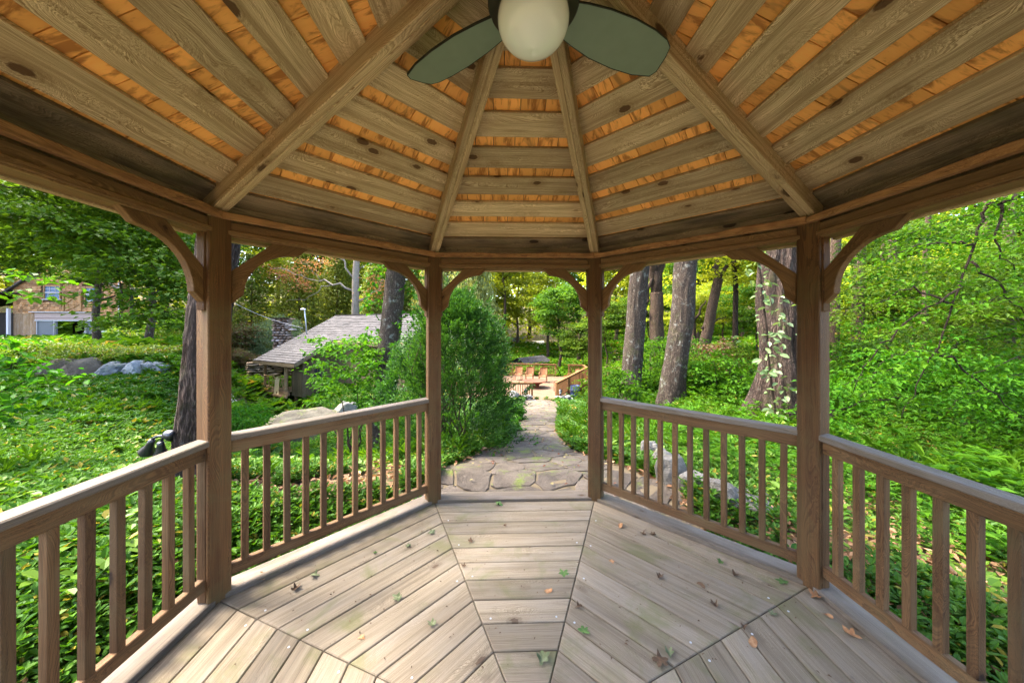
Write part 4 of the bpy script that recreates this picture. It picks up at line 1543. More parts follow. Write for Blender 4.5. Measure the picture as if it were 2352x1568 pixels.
tC, PC = big_trunk('forked_tree', f0, at(1508, 672, 15.0), .33, .28, 'barkbrown', 'dark brown forked trunk between the two grey leaning trunks', 11, 36, 60, .08, (4.0, 1.2), .2,
                   limbs=[(at(1508, 676, 15) - f0, at(1485, 520, 15) - f0 + np.array((0, 0, 2.0)), .22, .12), (at(1508, 676, 15) - f0, at(1528, 520, 15) - f0 + np.array((.3, 0, 2)), .25, .14),
                          (at(1470, 735, 15.2) - f0, at(1497, 640, 15) - f0, .1, .07), (at(1458, 770, 15.2) - f0, at(1470, 735, 15.2) - f0, .12, .1)])
crown_on(tC, ellip(26, 2.8, 2.8, 1.7, (0, 0, 8.2), .3, .3, 12), 140, 1.0, .18, .14, 'maple')
f1 = gp(1606, 16.0)
tD, PD = big_trunk('slanting_tree', f1, at(1650, 640, 16.0), .28, .2, 'barkbrown', 'slanting brown trunk in front of the yellow green clearing', 14, 28, 50, .07, (3.5, 1.4), .2,
                   limbs=[(at(1648, 645, 16) - f1, at(1658, 560, 16) - f1, .16, .08), (at(1652, 640, 16) - f1, at(1705, 578, 16) - f1, .12, .05), (at(1612, 755, 16) - f1, at(1668, 728, 16) - f1, .06, .02)])
crown_on(tD, ellip(24, 2.6, 2.4, 1.5, (1.4, 0, 5.6), .3, .3, 13), 150, .95, .18, .14, 'lime')
f2 = gp(1594, 17.0)
tE, PE = big_trunk('forked_sapling', f2, at(1592, 742, 17), .16, .12, 'barkbrown', 'small Y shaped trunk left of the slanting brown trunk', 15, 20, 30, .06, (3, 1.4), .2,
                   limbs=[(at(1592, 745, 17) - f2, at(1578, 700, 17) - f2, .11, .06), (at(1592, 745, 17) - f2, at(1622, 690, 17) - f2, .08, .03)])
f3 = gp(1688, 16.5)
tF, PF = big_trunk('thin_tree', f3, at(1690, 560, 16.5), .14, .1, 'twig', 'thin dark upright trunk left of the big oak', 17, 20, 40, .06, (3, 1.4), .1,
                   limbs=[(at(1690, 620, 16.5) - f3, at(1712, 575, 16.5) - f3, .06, .03)])
crown_on(tF, ellip(16, 2.0, 2.0, 1.2, (0, 0, 6.4), .3, .3, 18), 130, .9, .18, .14, 'maple')
for u, Y, tv, r_, lb, sd_ in [(1912, 13, 560, .17, 'slim brown trunk just right of the right post', 21), (1968, 15, 520, .24, 'dark trunk in the woods beside the right brace', 22),
                              (2042, 17, 520, .2, 'grey trunk against the pale blue sky gap on the right', 23), (2018, 19, 520, .09, 'very thin trunk left of the grey trunk by the sky gap', 24),
                              (2120, 12, 480, .1, 'slim dark trunk under the pale blue sky gap', 28), (2255, 16, 420, .14, 'slim trunk behind the drooping twigs', 29), (2310, 14, 300, .2, 'brown trunk half hidden in leaves at the right edge', 26), (1905, 20, 500, .13, 'slender trunk hidden behind the right post cleat', 27)]:
    b = gp(u, Y)
    big_trunk('woodland_tree', b, at(u + 12, tv, Y) + np.array((0, 0, .8)), r_, r_ * .7, 'barkbrown', lb, sd_, 20, 40, .07, (3, 1.3), .2)
# rough trunk behind the left post
lt, ltP = big_trunk('rough_barked_tree', gp(442, 3.75), at(478, 560, 3.75) + np.array((.35, .1, 3.6)), .215, .15, 'barkoak',
                    'rough barked trunk close behind the left post with a floodlight on it', 31, 72, 150, .12, (6.0, 2.2), .25)
crown_on(lt, ellip(26, 2.6, 2.6, 1.4, (-.5, .8, 7.9), .2, .3, 32), 130, .85, .14, .11, 'maple')
# leaning trunk with the vine, left of the evergreen bush
vt0 = gp(872, 10.2)
vt, vtP = big_trunk('vine_clad_tree', vt0, at(912, 590, 10.2) + np.array((.35, 0, 3.6)), .35, .25, 'barkgrey', 'dark leaning trunk clad in lime vine leaves in front of the cabin roof', 33, 40, 110, .08, (4.5, 1.2), .2)
crown_on(vt, ellip(18, 2.2, 2.2, 1.3, (.7, 0, 8.6), .3, .3, 34), 130, .9, .15, .11, 'maple')
C = []
for zz in np.arange(1.3, 6.5, .1):
    k = np.array([np.interp(zz, vtP[:, 2], vtP[:, q]) for q in range(3)])
    s_ = -1 if RNG.random() < .6 else 1
    C.append(k + vt0 + np.array((s_ * (.42 + RNG.random() * .3), RNG.uniform(-.4, .1), 0)))
vine = finish(ob('climbing_vine', clusters(np.array(C), 9, .22, .15, .13, 1.0, .9, 'climbing_vine', droop=.35)), None, 'bright', 'bright green vine climbing the dark leaning trunk', 'vine')
# vine on the oak: stem and broad pale leaves
ob0 = gp(1800, 7.0)
st = [at(1792, 1010, 6.5), at(1783, 960, 6.52), at(1772, 880, 6.5), at(1765, 820, 6.55), at(1762, 760, 6.55), at(1752, 690, 6.58), at(1745, 620, 6.6), at(1740, 560, 6.6)]
mb = MB()
mb.tube(st, .018, 6)
ivs = mb.mesh('stem', True)
iv = thing('oak_vine', 'pale leaved vine climbing the left side of the massive oak trunk', 'vine', (0, 0, 0))
finish(ob('stem', ivs), iv, 'twig')
sp = np.array(st)
C = np.array([sp[0] + 0 * sp[0]] + [sp[int(q)] + (sp[min(int(q) + 1, 7)] - sp[int(q)]) * (q % 1) + np.array((RNG.normal(-.02, .13), -.1 + RNG.normal(0, .06), RNG.normal(0, .06))) for q in np.linspace(0, 6.9, 46)])
finish(ob('leaves', clusters(C, 4, .13, .13, .075, 1.0, .9, 'leaves', droop=.3, rich=True)), iv, 'vine')

# pale bare tree behind the cabin
Yb = 38.0
bt0 = gp(813, Yb)
bl_ = [((813, 668), (705, 640), .16, .05), ((705, 640), (615, 612), .07, .02), ((760, 652), (700, 690), .08, .025), ((700, 690), (655, 692), .04, .015), ((814, 700), (868, 668), .14, .05), ((868, 668), (880, 640), .06, .02),
       ((815, 640), (770, 560), .13, .05), ((817, 610), (862, 560), .1, .04), ((815, 625), (870, 600), .06, .02), ((790, 600), (755, 580), .06, .02), ((655, 632), (625, 645), .04, .015), ((740, 646), (690, 600), .04, .012)]
bt, btP = big_trunk('bare_tree', bt0, at(822, 520, Yb), .48, .3, 'barkpale', 'pale bare tree trunk with spreading dead limbs behind the cabin', 41, 24, 60, .04, (3, .5), .1,
                    limbs=[(at(*a, Yb) - bt0, at(*b, Yb) - bt0, ra, rb) for a, b, ra, rb in bl_])
C = np.array([at(u + RNG.normal(0, 12), v + RNG.normal(0, 7), Yb + RNG.normal(0, .6)) - bt0 for u, v in [(640, 625), (665, 620), (690, 640), (720, 620), (745, 600), (690, 655), (650, 640), (860, 645), (875, 660), (845, 680), (760, 575), (820, 575), (700, 605)] for _ in range(4)])
crown_on(bt, C, 22, .9, .22, .16, 'deadleaf', .6, .9, 'dead_leaves')

# overhanging maple sprays, upper left
def sprays(root_name, label, cat, paths, mat, n, spr, L, W, flat=.25, twig='twig', rad=.03, rich=False, group=None, every=.28):
    root = thing(root_name, label, cat, paths[0][0], 0, group)
    o = np.asarray(paths[0][0], float)
    mb = MB()
    C = []
    for q, pts in enumerate(paths):
        P = np.asarray(pts, float) - o
        t = np.linspace(0, len(P) - 1, 4 * len(P))
        P = np.stack([np.interp(t, range(len(P)), P[:, k]) for k in range(3)], 1)
        P[1:-1] += RNG.normal(0, .015, P[1:-1].shape)
        mb.tube(P, np.linspace(rad if q == 0 else rad * .6, .004, len(P)), 6)
        L_ = np.linalg.norm(np.diff(P, axis=0), axis=1).sum()
        for s_ in np.linspace(.12, 1, max(3, int(L_ / every))):
            k = s_ * (len(P) - 1)
            i = int(min(k, len(P) - 2))
            c = P[i] + (P[i + 1] - P[i]) * (k - i)
            C.append(c + RNG.normal(0, spr * .35, 3) * np.array((1, 1, .4)))
    finish(ob('branch', mb.mesh('branch', True)), root, twig)
    finish(ob('leaves', clusters(np.array(C), n, spr, L, W, flat, .5, 'leaves', rich=rich)), root, mat)
    return root


def P3(*q):
    return [at(*a) for a in q]


sprays('maple_branch', 'drooping dark green maple branches hanging over the lawn and barn at upper left', 'tree branch', [
    P3((-260, 330, 9), (20, 430, 9.5), (180, 500, 10), (330, 590, 10), (430, 690, 10)),
    P3((-260, 420, 9), (0, 490, 9), (150, 535, 9.5), (265, 610, 9.5), (350, 735, 9.5)),
    P3((20, 430, 9.5), (180, 430, 10), (300, 480, 10.5), (420, 560, 10.5)),
    P3((-260, 300, 9), (-20, 380, 9), (120, 400, 9.5), (260, 440, 10)),
    P3((180, 500, 10), (280, 540, 10), (400, 620, 10.2), (440, 650, 10.2)),
    P3((0, 480, 9), (120, 500, 9), (240, 540, 9.4), (330, 650, 9.6), (400, 735, 9.6)),
    P3((265, 610, 9.5), (285, 680, 9.4), (275, 730, 9.3), (262, 748, 9.3)),
    P3((-260, 250, 8), (0, 330, 8.4), (150, 360, 8.8), (330, 430, 9.2)),
    P3((200, 470, 11), (320, 520, 11), (420, 590, 11), (450, 620, 11))], 'maple', 70, .62, .15, .125, .22, every=.33)
rb = np.random.default_rng(91)
mp = []
for q in range(22):
    u0, v0 = rb.uniform(-300, 330), rb.uniform(300, 500)
    Y0 = rb.uniform(11, 13.5)
    dr = rb.uniform(20, 90)
    mp.append(P3((u0, v0, Y0), (u0 + 60, v0 + dr * .2, Y0 - .2), (u0 + 125, v0 + dr * .55, Y0 - .4), (min(u0 + 185, 455), v0 + dr, Y0 - .5)))
for u0, v0, Y0 in ((-60, 560, 12), (20, 575, 12.5), (90, 580, 12), (150, 590, 12.4), (-20, 600, 12.6)):
    mp.append(P3((u0 - 60, v0 - 35, Y0), (u0, v0 - 25, Y0), (u0 + 60, v0, Y0), (u0 + 115, v0 + 22, Y0)))
sprays('maple_branch', 'second tier of maple branches behind the drooping ones at upper left', 'tree branch', mp, 'maple', 80, .7, .17, .14, .2, rad=.02, every=.42)
sprays('leafy_branch', 'bright fresh green leaves reaching in at the left edge', 'tree branch', [
    P3((-120, 640, 3.6), (-20, 640, 3.8), (60, 628, 4.0), (110, 640, 4.0)), P3((-120, 700, 3.6), (-10, 660, 3.8), (50, 680, 3.9))], 'bright', 12, .2, .1, .06, .3, rad=.012, rich=True, every=.16)
sprays('leafy_shrub', 'bright lime shrub sprays at the left edge in front of the rocks', 'shrub', [
    P3((-60, 1000, 4.2), (-10, 860, 4.4), (60, 820, 4.5)), P3((-60, 1000, 4.2), (0, 900, 4.3), (90, 862, 4.5), (150, 868, 4.6)), P3((-60, 1000, 4.2), (-20, 800, 4.4), (20, 780, 4.6)),
    P3((-60, 1000, 4.2), (20, 930, 4.3), (80, 905, 4.4)), P3((-60, 1000, 4.2), (-30, 830, 4.4), (5, 830, 4.6))], 'bright', 14, .22, .11, .06, .3, rad=.012, rich=True, every=.16)
# drooping bare twigs with fine leaves, right
R1 = P3((2330, 440, 3.4), (2260, 470, 3.5), (2240, 560, 3.55), (2190, 700, 3.6), (2130, 850, 3.65), (2070, 960, 3.7))
sprays('drooping_branch', 'dark twiggy branch sweeping down through fine leaves on the right', 'tree branch', [
    P3((2480, 330, 3.2), (2352, 440, 3.35), (2300, 470, 3.4)) + R1[1:],
    P3((2210, 660, 3.6), (2080, 740, 3.7), (1990, 830, 3.8), (1960, 900, 3.85)), P3((2230, 600, 3.55), (2300, 660, 3.5), (2352, 720, 3.5)),
    P3((2190, 700, 3.6), (2090, 660, 3.75), (2010, 700, 3.9)), P3((2150, 800, 3.65), (2240, 870, 3.6), (2352, 960, 3.5)), P3((2240, 560, 3.55), (2120, 560, 3.7), (2020, 600, 3.9)),
    P3((2260, 470, 3.5), (2180, 470, 3.7), (2080, 500, 3.9)), P3((2352, 440, 3.35), (2400, 560, 3.3), (2420, 680, 3.3)), P3((2300, 470, 3.4), (2290, 560, 3.45), (2330, 620, 3.45))],
    'bright', 20, .26, .065, .034, .25, rad=.022, every=.14)
for q, (lb, paths, mt) in enumerate([
    ('leafy branch hanging from above at the top right corner', [P3((2500, 380, 4.5), (2352, 470, 4.8), (2200, 500, 5.0), (2080, 540, 5.2)), P3((2500, 480, 4.5), (2340, 560, 4.8), (2200, 620, 5)), P3((2500, 560, 4.5), (2350, 650, 4.8), (2230, 720, 5))], 'bright'),
    ('leafy branches behind the drooping twigs at the right edge', [P3((2500, 700, 5.5), (2340, 760, 5.7), (2150, 800, 6), (2020, 860, 6.2)), P3((2500, 840, 5.5), (2340, 880, 5.7), (2150, 930, 5.9)), P3((2450, 620, 6), (2280, 700, 6.2), (2080, 730, 6.4), (1960, 760, 6.6)), P3((2450, 960, 5), (2300, 960, 5.2), (2150, 980, 5.3))], 'bright')]):
    sprays('leafy_branch', lb, 'tree branch', paths, mt, 24, .34, .085, .048, .22, rad=.014, every=.15)

rr_ = np.random.default_rng(17)
for q, (lb, u0, u1, v0, v1, Y0, mt, np_, dens) in enumerate([
        ('leafy boughs filling the top of the right opening', 1960, 2450, 470, 640, 6.5, 'bright', 8, 26),
        ('leafy boughs at mid height in the right opening', 1940, 2480, 620, 800, 5.6, 'maple', 14, 26),
        ('low leafy boughs just above the right-hand railing', 1950, 2500, 790, 960, 5.0, 'bright', 13, 24),
        ('dark leafy boughs deep in the right opening', 1930, 2480, 500, 860, 9.0, 'oakleaf', 18, 30)]):
    pp = []
    for k in range(np_):
        ua, va, Ya = rr_.uniform(u0, u1) + 120, rr_.uniform(v0, v1), Y0 + rr_.uniform(-.5, .7)
        dx = rr_.uniform(160, 300)
        pp.append(P3((ua, va - 30, Ya + .3), (ua - dx * .35, va - 22, Ya), (ua - dx * .7, va + rr_.uniform(-12, 20), Ya - .1), (max(ua - dx, 1912), va + rr_.uniform(10, 60), Ya - .1)))
    sprays('leafy_branch', lb, 'tree branch', pp, mt, dens, .3 if q < 3 else .42, .075 if q < 3 else .11, .042 if q < 3 else .065, .2, rad=.012, every=.17 if q < 3 else .26)
# evergreen bush beside the path
bx, by = -1.02, 6.0
bush = thing('evergreen_bush', 'tall dark green evergreen bush with bright shoot tips beside the path', 'bush', (bx, by, float(gz(bx, by))))
C = []
for q in range(3600):
    h = RNG.random() ** .85 * 2.75
    a = RNG.uniform(0, 6.28)
    prof = np.interp(h, [0, .25, .6, 1.0, 1.5, 2.1, 2.5, 2.75], [1.15, 1.25, 1.05, .98, 1.05, .78, .42, .1])
    prof *= 1 + .42 * vnoise(np.array([[math.cos(a) * 2.2, math.sin(a) * 2.2, h * 2.6]]))[0] + (.22 if RNG.random() < .05 else 0)
    rr = prof * (RNG.uniform(.62, 1.05) if RNG.random() < .85 else RNG.uniform(.2, .6))
    if .55 < h < .95 and RNG.random() < .35:
        continue
    C.append((rr * math.cos(a), rr * math.sin(a) * .95, h))
C = np.array(C)
sh_ = []
for q in range(70):
    b_ = C[RNG.integers(len(C))]
    if np.hypot(b_[0], b_[1]) < .45 and b_[2] < 2.0:
        continue
    d_ = unit(np.array((b_[0] * .55, b_[1] * .55, RNG.uniform(.6, 1.2))))
    for w_ in np.linspace(.05, RNG.uniform(.2, .42), 6):
        sh_.append(b_ + d_ * w_)
C = np.concatenate((C, np.array(sh_)))
out_ = unit(np.c_[C[:, :2] * .8, np.full(len(C), .55)])
npz = 26
idx = np.repeat(np.arange(len(C)), (npz * RNG.uniform(.25, 1.35, len(C)) * (1 + .5 * vnoise(C * 2.4))).astype(int))
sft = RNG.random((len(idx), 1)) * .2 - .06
dirs = unit(out_[idx] + rdir(len(idx)) * .55)
Pn = C[idx] + out_[idx] * sft + rdir(len(idx)) * .035
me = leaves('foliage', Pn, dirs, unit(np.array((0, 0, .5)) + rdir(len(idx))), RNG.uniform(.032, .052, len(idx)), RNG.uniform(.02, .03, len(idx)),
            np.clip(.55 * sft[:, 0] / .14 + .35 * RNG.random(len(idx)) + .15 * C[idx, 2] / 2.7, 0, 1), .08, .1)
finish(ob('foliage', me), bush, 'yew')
mb = MB()
for q in range(16):
    a = RNG.uniform(0, 6.28)
    b = np.array((.3 * math.cos(a), .3 * math.sin(a), -.1))
    e_ = np.array((.75 * math.cos(a) + RNG.normal(0, .1), .75 * math.sin(a), RNG.uniform(1.3, 2.2)))
    mb.tube(limb_path(b, e_, .05, .12, 7, q), np.linspace(.022, .006, 7), 6)
finish(ob('stems', mb.mesh('stems', True)), bush, 'barkbrown')
# second evergreen behind it, left of the post
b2 = thing('evergreen_bush', 'smaller evergreen bush left of the inner left post below the cabin roof', 'bush', (*uv_at(935, 7.4), float(gz(*uv_at(935, 7.4)))))
C = ellip(520, .62, .6, 1.3, (0, 0, 1.25), .6, .25, 71)
idx = np.repeat(np.arange(len(C)), 24)
o2 = unit(np.c_[C[:, :2], np.full(len(C), .4)])
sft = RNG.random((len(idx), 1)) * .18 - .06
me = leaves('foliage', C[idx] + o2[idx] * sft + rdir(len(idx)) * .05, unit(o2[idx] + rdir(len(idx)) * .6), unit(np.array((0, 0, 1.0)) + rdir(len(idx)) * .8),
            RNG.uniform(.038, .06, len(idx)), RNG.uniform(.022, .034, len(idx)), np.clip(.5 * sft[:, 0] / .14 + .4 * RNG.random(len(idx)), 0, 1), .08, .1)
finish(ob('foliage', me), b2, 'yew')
# bright sapling in front of the cabin
sx, sy = uv_at(812, 9.6)
sz_ = float(gz(sx, sy))
sap = thing('sapling', 'bright green young sapling in front of the cabin wall', 'sapling', (sx, sy, sz_))
o0 = np.array((sx, sy, sz_))
C = np.array([at(862 - 150 * RNG.random() ** 1.35, RNG.uniform(775, 925), 9.6 + RNG.normal(0, .5)) - o0 for _ in range(125)])
uu = C[:, 0] / .9
C = C[(np.abs(C[:, 2] - (CAMZ - sz_ - 1.25)) < 1.35)]
crown_on(sap, C, 15, .24, .12, .075, 'bright', .35, .6, rich=True)
mb = MB()
for e_ in [(-.5, .2, 1.9), (.1, 0, 2.3), (.6, -.2, 1.7), (-.9, 0, 1.4), (.4, .3, 2.0)]:
    mb.tube(limb_path((0, 0, -.2), e_, .08, .1, 7, int(e_[2] * 10)), np.linspace(.035, .008, 7), 6)
finish(ob('stems', mb.mesh('stems', True)), sap, 'barkbrown')

# shrubs
def shrub(u, Y, rx, h, mat, label, group=None, L=.09, W=.05, n=14, cl=90, name='shrub', seed=0):
    x, y = uv_at(u, Y)
    z = float(gz(x, y))
    root = thing(name, label, 'shrub', (x, y, z), 0, group)
    C = ellip(cl, rx, rx, h * .55, (0, 0, h * .5), .45, .35, seed or int(u))
    C = C[C[:, 2] > .02]
    crown_on(root, C, n, max(.14, rx * .24), L, W, mat, .35, .55)
    mb = MB()
    for q in range(5):
        c = C[RNG.integers(len(C))]
        mb.tube(limb_path((0, 0, -.1), c, .05, .1, 5, q + int(u)), np.linspace(.02, .006, 5), 5)
    finish(ob('stems', mb.mesh('stems', True)), root, 'twig')


for u, Y, rx, h, mt, lb in [
    (1415, 9.0, .8, 1.5, 'bright', 'loose green shrub at the foot of the grey trunk by the inner right post'),
    (1490, 11.5, 1.1, 1.9, 'bright', 'fine leaved shrub between the two grey leaning trunks'),
    (1600, 10.0, .9, 1.2, 'under', 'low green shrub right of the lichen spotted trunk'),
    (1655, 9.0, 1.0, 1.3, 'bright', 'spreading shrub left of the oak roots'),
    (1640, 12.5, .9, 1.5, 'redmaple', 'purple brown leaved shrub in the middle of the undergrowth'),
    (1700, 12.0, 1.2, 1.5, 'under', 'green shrub just left of the oak trunk'),
    (1390, 13.0, 1.0, 1.8, 'under', 'shrub beside the right deck railing'),
    (1545, 14.0, 1.3, 1.8, 'bright', 'shrub in front of the forked dark trunk'),
    (1950, 9.0, 1.0, 1.5, 'bright', 'green shrub on the bank right of the right post'),
    (2060, 8.0, 1.1, 1.3, 'bright', 'low leafy shrub above the right-hand railing'),
    (2200, 9.5, 1.5, 2.0, 'under', 'large loose shrub behind the drooping twigs'),
    (2330, 7.0, 1.2, 1.5, 'bright', 'shrub at the right edge above the railing'),
    (2010, 12.0, 1.4, 2.2, 'under', 'tall shrub below the dark woodland trunk'),
    (556, 10.5, .8, 1.15, 'bright', 'rounded green shrub left of the big pale boulder'),
    (500, 13.0, .7, .45, 'bright', 'mounded shrub behind the left post, below the stone terrace'),
    (548, 17.0, .8, .6, 'bright', 'fresh green shrub beside the dry stone terrace wall'),
    (292, 26.0, 1.6, 2.4, 'bright', 'tall fresh green shrub right of the barn corner'),
    (345, 24.0, 1.6, 1.8, 'lowlime', 'pale green shrub by the drive right of the barn'),
    (410, 25.0, 1.8, 2.2, 'bright', 'dense green shrub beyond the drive left of the rough barked trunk'),
    (585, 30.0, 1.2, 1.3, 'bluegreen', 'grey green clipped shrub left of the chimney'),
    (1168, 9.6, .45, .5, 'bright', 'low leafy clump beside the path left of the stone pier'),
    (1140, 7.3, .45, .5, 'bright', 'leafy clump spilling onto the left edge of the path'),
    (200, 13.6, 1.4, .7, 'lowlime', 'low fern like mound on top of the rock ledge'),
    (330, 13.9, 1.3, .6, 'lowlime', 'fresh green mound at the right end of the rock ledge'),
    (60, 13.2, 1.4, .9, 'lowlime', 'bright fern mound at the left end of the rock ledge'),
]:
    shrub(u, Y, rx, h, mt, lb, L=.075 + .0035 * Y, W=.045 + .002 * Y, cl=110, n=18)


# -- ground cover
def scatter(n, ylo, yhi, amax=66):
    a = np.radians(RNG.uniform(-amax, amax, n * 2))
    r = np.sqrt(RNG.uniform(ylo ** 2, yhi ** 2, n * 2))
    return r * np.sin(a), r * np.cos(a)


CABZONE = None


def allowed(x, y, m=.0):
    ok = ~inpoly(x, y, PATH + np.array([[-m, 0]] * len(PL) + [[m, 0]] * len(PR)))
    ok &= np.hypot(x - GX, y - GY) > 2.08
    for P in KEEPOUT:
        ok &= ~inpoly(x, y, np.asarray(P))
    return ok


DECK = np.array(((-3.0, 18.0), (2.42, 18.0), (5.7, 25.0), (5.75, 26.6), (.06, 27.6), (-3.5, 25.0)))
KEEPOUT = [DECK]


def whorls(name, x, y, mat, nleaf, L, W, hgt, rich, rise=.35, lay=2):
    n = len(x)
    base = np.stack((x, y, gz(x, y)), -1)
    sc_ = RNG.uniform(.55, 1.35, n) * (1 + .3 * vnoise(np.stack((x * .8, y * .8, x * 0 + 9), -1)))
    idx = np.repeat(np.arange(n), nleaf)
    k = np.tile(np.arange(nleaf), n)
    ph = RNG.uniform(0, 6.28, n)[idx] + k * 2.4
    lv = (k % lay) / max(1, lay - 1)
    el = rise + .35 * lv + RNG.normal(0, .18, len(idx))
    D = np.stack((np.cos(ph) * np.cos(el), np.sin(ph) * np.cos(el), np.sin(el)), -1)
    P = base[idx] + np.array((0, 0, 1.0)) * (hgt * sc_[idx] * (.55 + .45 * lv) + RNG.uniform(-.02, .02, len(idx)))[:, None] + D * .012
    N = unit(np.array((0, 0, 1.0)) - D * np.sin(el)[:, None] * .6 + rdir(len(idx)) * .2)
    big = .5 + .5 * vnoise(np.stack((x * .9, y * .9, x * 0), -1))
    tint = np.clip(.45 * big[idx] + .55 * RNG.random(len(idx)), 0, 1)
    Ls = L * sc_[idx] * RNG.uniform(.8, 1.2, len(idx))
    me = leaves(name, P, D, N, Ls, Ls * W / L, tint, .08, .22, rich)
    finish(ob(name, me), None, mat, kind='stuff')


def cover(n, lo, hi, thin):
    x, y = scatter(n, lo, hi)
    ok = allowed(x, y, .02)
    q = vnoise(np.stack((x * 1.1, y * 1.1, x * 0 + 3), -1)) + .5 * vnoise(np.stack((x * 2.7, y * 2.7, x * 0), -1))
    ok &= q > thin - .55 * sm(2.2, 3.2, x) * 0
    bare = sm(1.6, 2.2, x) * (1 - sm(3.6, 4.6, x)) * sm(2.0, 2.6, y) * (1 - sm(4.2, 5.4, y))
    ok &= RNG.random(len(x)) > bare * .8
    bare2 = sm(4.0, 5.0, x) * sm(4.5, 5.5, y) * (1 - sm(8, 9, y))
    ok &= RNG.random(len(x)) > bare2 * .45
    return x[ok], y[ok]


x, y = cover(14500, 1.5, 5.2, -.55)
whorls('ground_cover', x, y, 'pachy', 8, .05, .024, .105, True)
x, y = cover(20000, 5.2, 10.5, -.8)
whorls('ground_cover', x, y, 'pachy', 9, .065, .032, .12, False)
x, y = cover(24000, 10.5, 24, -.9)
whorls('undergrowth', x, y, 'pachy', 9, .14, .07, .14, False)
x, y = scatter(9000, 24, 60)
ok = allowed(x, y)
whorls('undergrowth', x[ok], y[ok], 'under', 8, .4, .22, .3, False)
# a second, paler broad-leaved kind in patches, and thin fronds standing above
x, y = scatter(5200, 1.8, 13)
q = vnoise(np.stack((x * .6 + 40, y * .6, x * 0), -1))
ok = allowed(x, y, .05) & (q > .12)
whorls('ground_cover', x[ok], y[ok], 'lowlime', 5, .06, .042, .14, True, .2, 2)
x, y = scatter(1500, 4.8, 14)
q = vnoise(np.stack((x * .5 + 80, y * .5, x * 0), -1))
ok = allowed(x, y, .1) & (q > .0)
whorls('ground_cover', x[ok], y[ok], 'bright', 9, .14, .028, .2, True, .7, 3)
# taller woodland plants on the right and along the creek
x, y = scatter(9000, 4.5, 22)
ok = allowed(x, y, .15) & ((x > 2.2 + .19 * y - .9) | (seg_dist(x, y, CREEK) < 1.8)) & (RNG.random(len(x)) < .5)
whorls('undergrowth', x[ok], y[ok], 'bright', 12, .085, .045, .36, False, .15, 3)
# dry litter
x, y = scatter(15000, 2.0, 9.5)
ok = allowed(x, y, -.05) & ((x > 1.2) | (RNG.random(len(x)) < .45))
x, y = x[ok], y[ok]
n = len(x)
P = np.stack((x, y, gz(x, y) + RNG.uniform(.005, .09, n)), -1)
me = leaves('dry_leaves', P, rdir(n, .3), unit(np.array((0, 0, 1.0)) + rdir(n) * .5), RNG.uniform(.05, .11, n), RNG.uniform(.03, .06, n), None, .15, .15, True)
finish(ob('dry_leaves', me), None, 'litter', kind='stuff')
# little leaves strewn over the path
n = 300
yy = 2.95 + 14 * RNG.random(n) ** 1.6
t_ = RNG.random(n)
xx = np.interp(yy, PL[:, 1], PL[:, 0]) * (1 - t_) + np.interp(yy, PR[:, 1], PR[:, 0]) * t_
P = np.stack((xx, yy, gz(xx, yy) + .066), -1)
me = leaves('path_leaves', P, rdir(n, .15), unit(np.array((0, 0, 1.0)) + rdir(n) * .3), RNG.uniform(.03, .06, n), RNG.uniform(.02, .04, n), None, .12, .1, True)
finish(ob('path_leaves', me), None, 'pathleaf', kind='stuff')

# ------------------------------------------------------------------ rocks
ICO = {}


def ico(sub):
    if sub not in ICO:
        import bmesh
        b = bmesh.new()
        bmesh.ops.create_icosphere(b, subdivisions=sub, radius=1.0)
        b.verts.ensure_lookup_table()
        ICO[sub] = (np.array([v.co[:] for v in b.verts]), [tuple(v.index for v in f.verts) for f in b.faces])
        b.free()
    return ICO[sub]


def rock_shape(s, seed, sub=4, amp=.3, boxy=.45):
    V, F = ico(sub)
    d = V / (np.abs(V).max(1, keepdims=True) ** boxy)
    d = d * (1 + amp * fbm(V * 1.3 + seed * 5.3, 4)[:, None] * .7)
    d = d * (1 + .05 * fbm(V * 6.1 + seed * 3.1, 3)[:, None])
    # a few planar breaks
    r = np.random.default_rng(seed)
    for _ in range(6):
        nn = r.normal(size=3)
        nn /= np.linalg.norm(nn)
        h = r.uniform(.72, .95)
        ex = np.maximum(d @ nn - h, 0)
        d = d - ex[:, None] * nn * .85
    return d * np.asarray(s), F


def rock(name, c, s, mat, label, seed, cat='rock', rz=0.0, sub=4, group=None, amp=.3):
    V, F = rock_shape(s, seed, sub, amp)
    o = ob(name, mk(name, V, F, sub >= 4))
    o.location = c
    o.rotation_euler = (0, 0, rz)
    return finish(o, None, mat, label, cat, group)


def gpz(u, Y, dz=0):
    p = gp(u, Y)
    p[2] += dz
    return p


rock('boulder', gpz(724, 14.0, .25), (1.75, 1.3, 1.0), 'boulder', 'big pale rounded boulder behind the left railing below the cabin', 3, 'boulder', .3, 5)
rock('boulder', gpz(790, 15.0, .2), (.6, .5, .7), 'rock', 'upright grey boulder leaning against the cabin wall behind the sapling', 6, 'boulder', .6, 5)
for i_, (u, v, Y, sz, mt, lb) in enumerate([
    (100, 852, 12.3, (.72, .6, .46), 'brownrock', 'dark brown craggy rock at the left end of the ledge'), (165, 854, 12.1, (.62, .6, .5), 'brownrock', 'second dark brown rock of the ledge'),
    (232, 858, 12.2, (.6, .6, .46), 'bluerock', 'grey rock in the middle of the ledge beside the dark brown rocks'), (290, 856, 12.3, (.62, .6, .5), 'bluerock', 'blue grey flat faced rock of the ledge'),
    (344, 856, 12.5, (.55, .6, .44), 'bluerock', 'grey rock at the right end of the ledge')]):
    V, F = rock_shape(sz, 70 + i_, 4, .22, .8)
    o_ = ob('ledge_rock', mk('ledge_rock', V, F))
    o_.location = at(u, v, Y) - np.array((0, -.45, .05))
    o_.rotation_euler = (0, .06 * (-1) ** i_, .12 * (-1) ** i_)
    finish(o_, None, mt, lb, 'rock', 'rocks of the ledge')
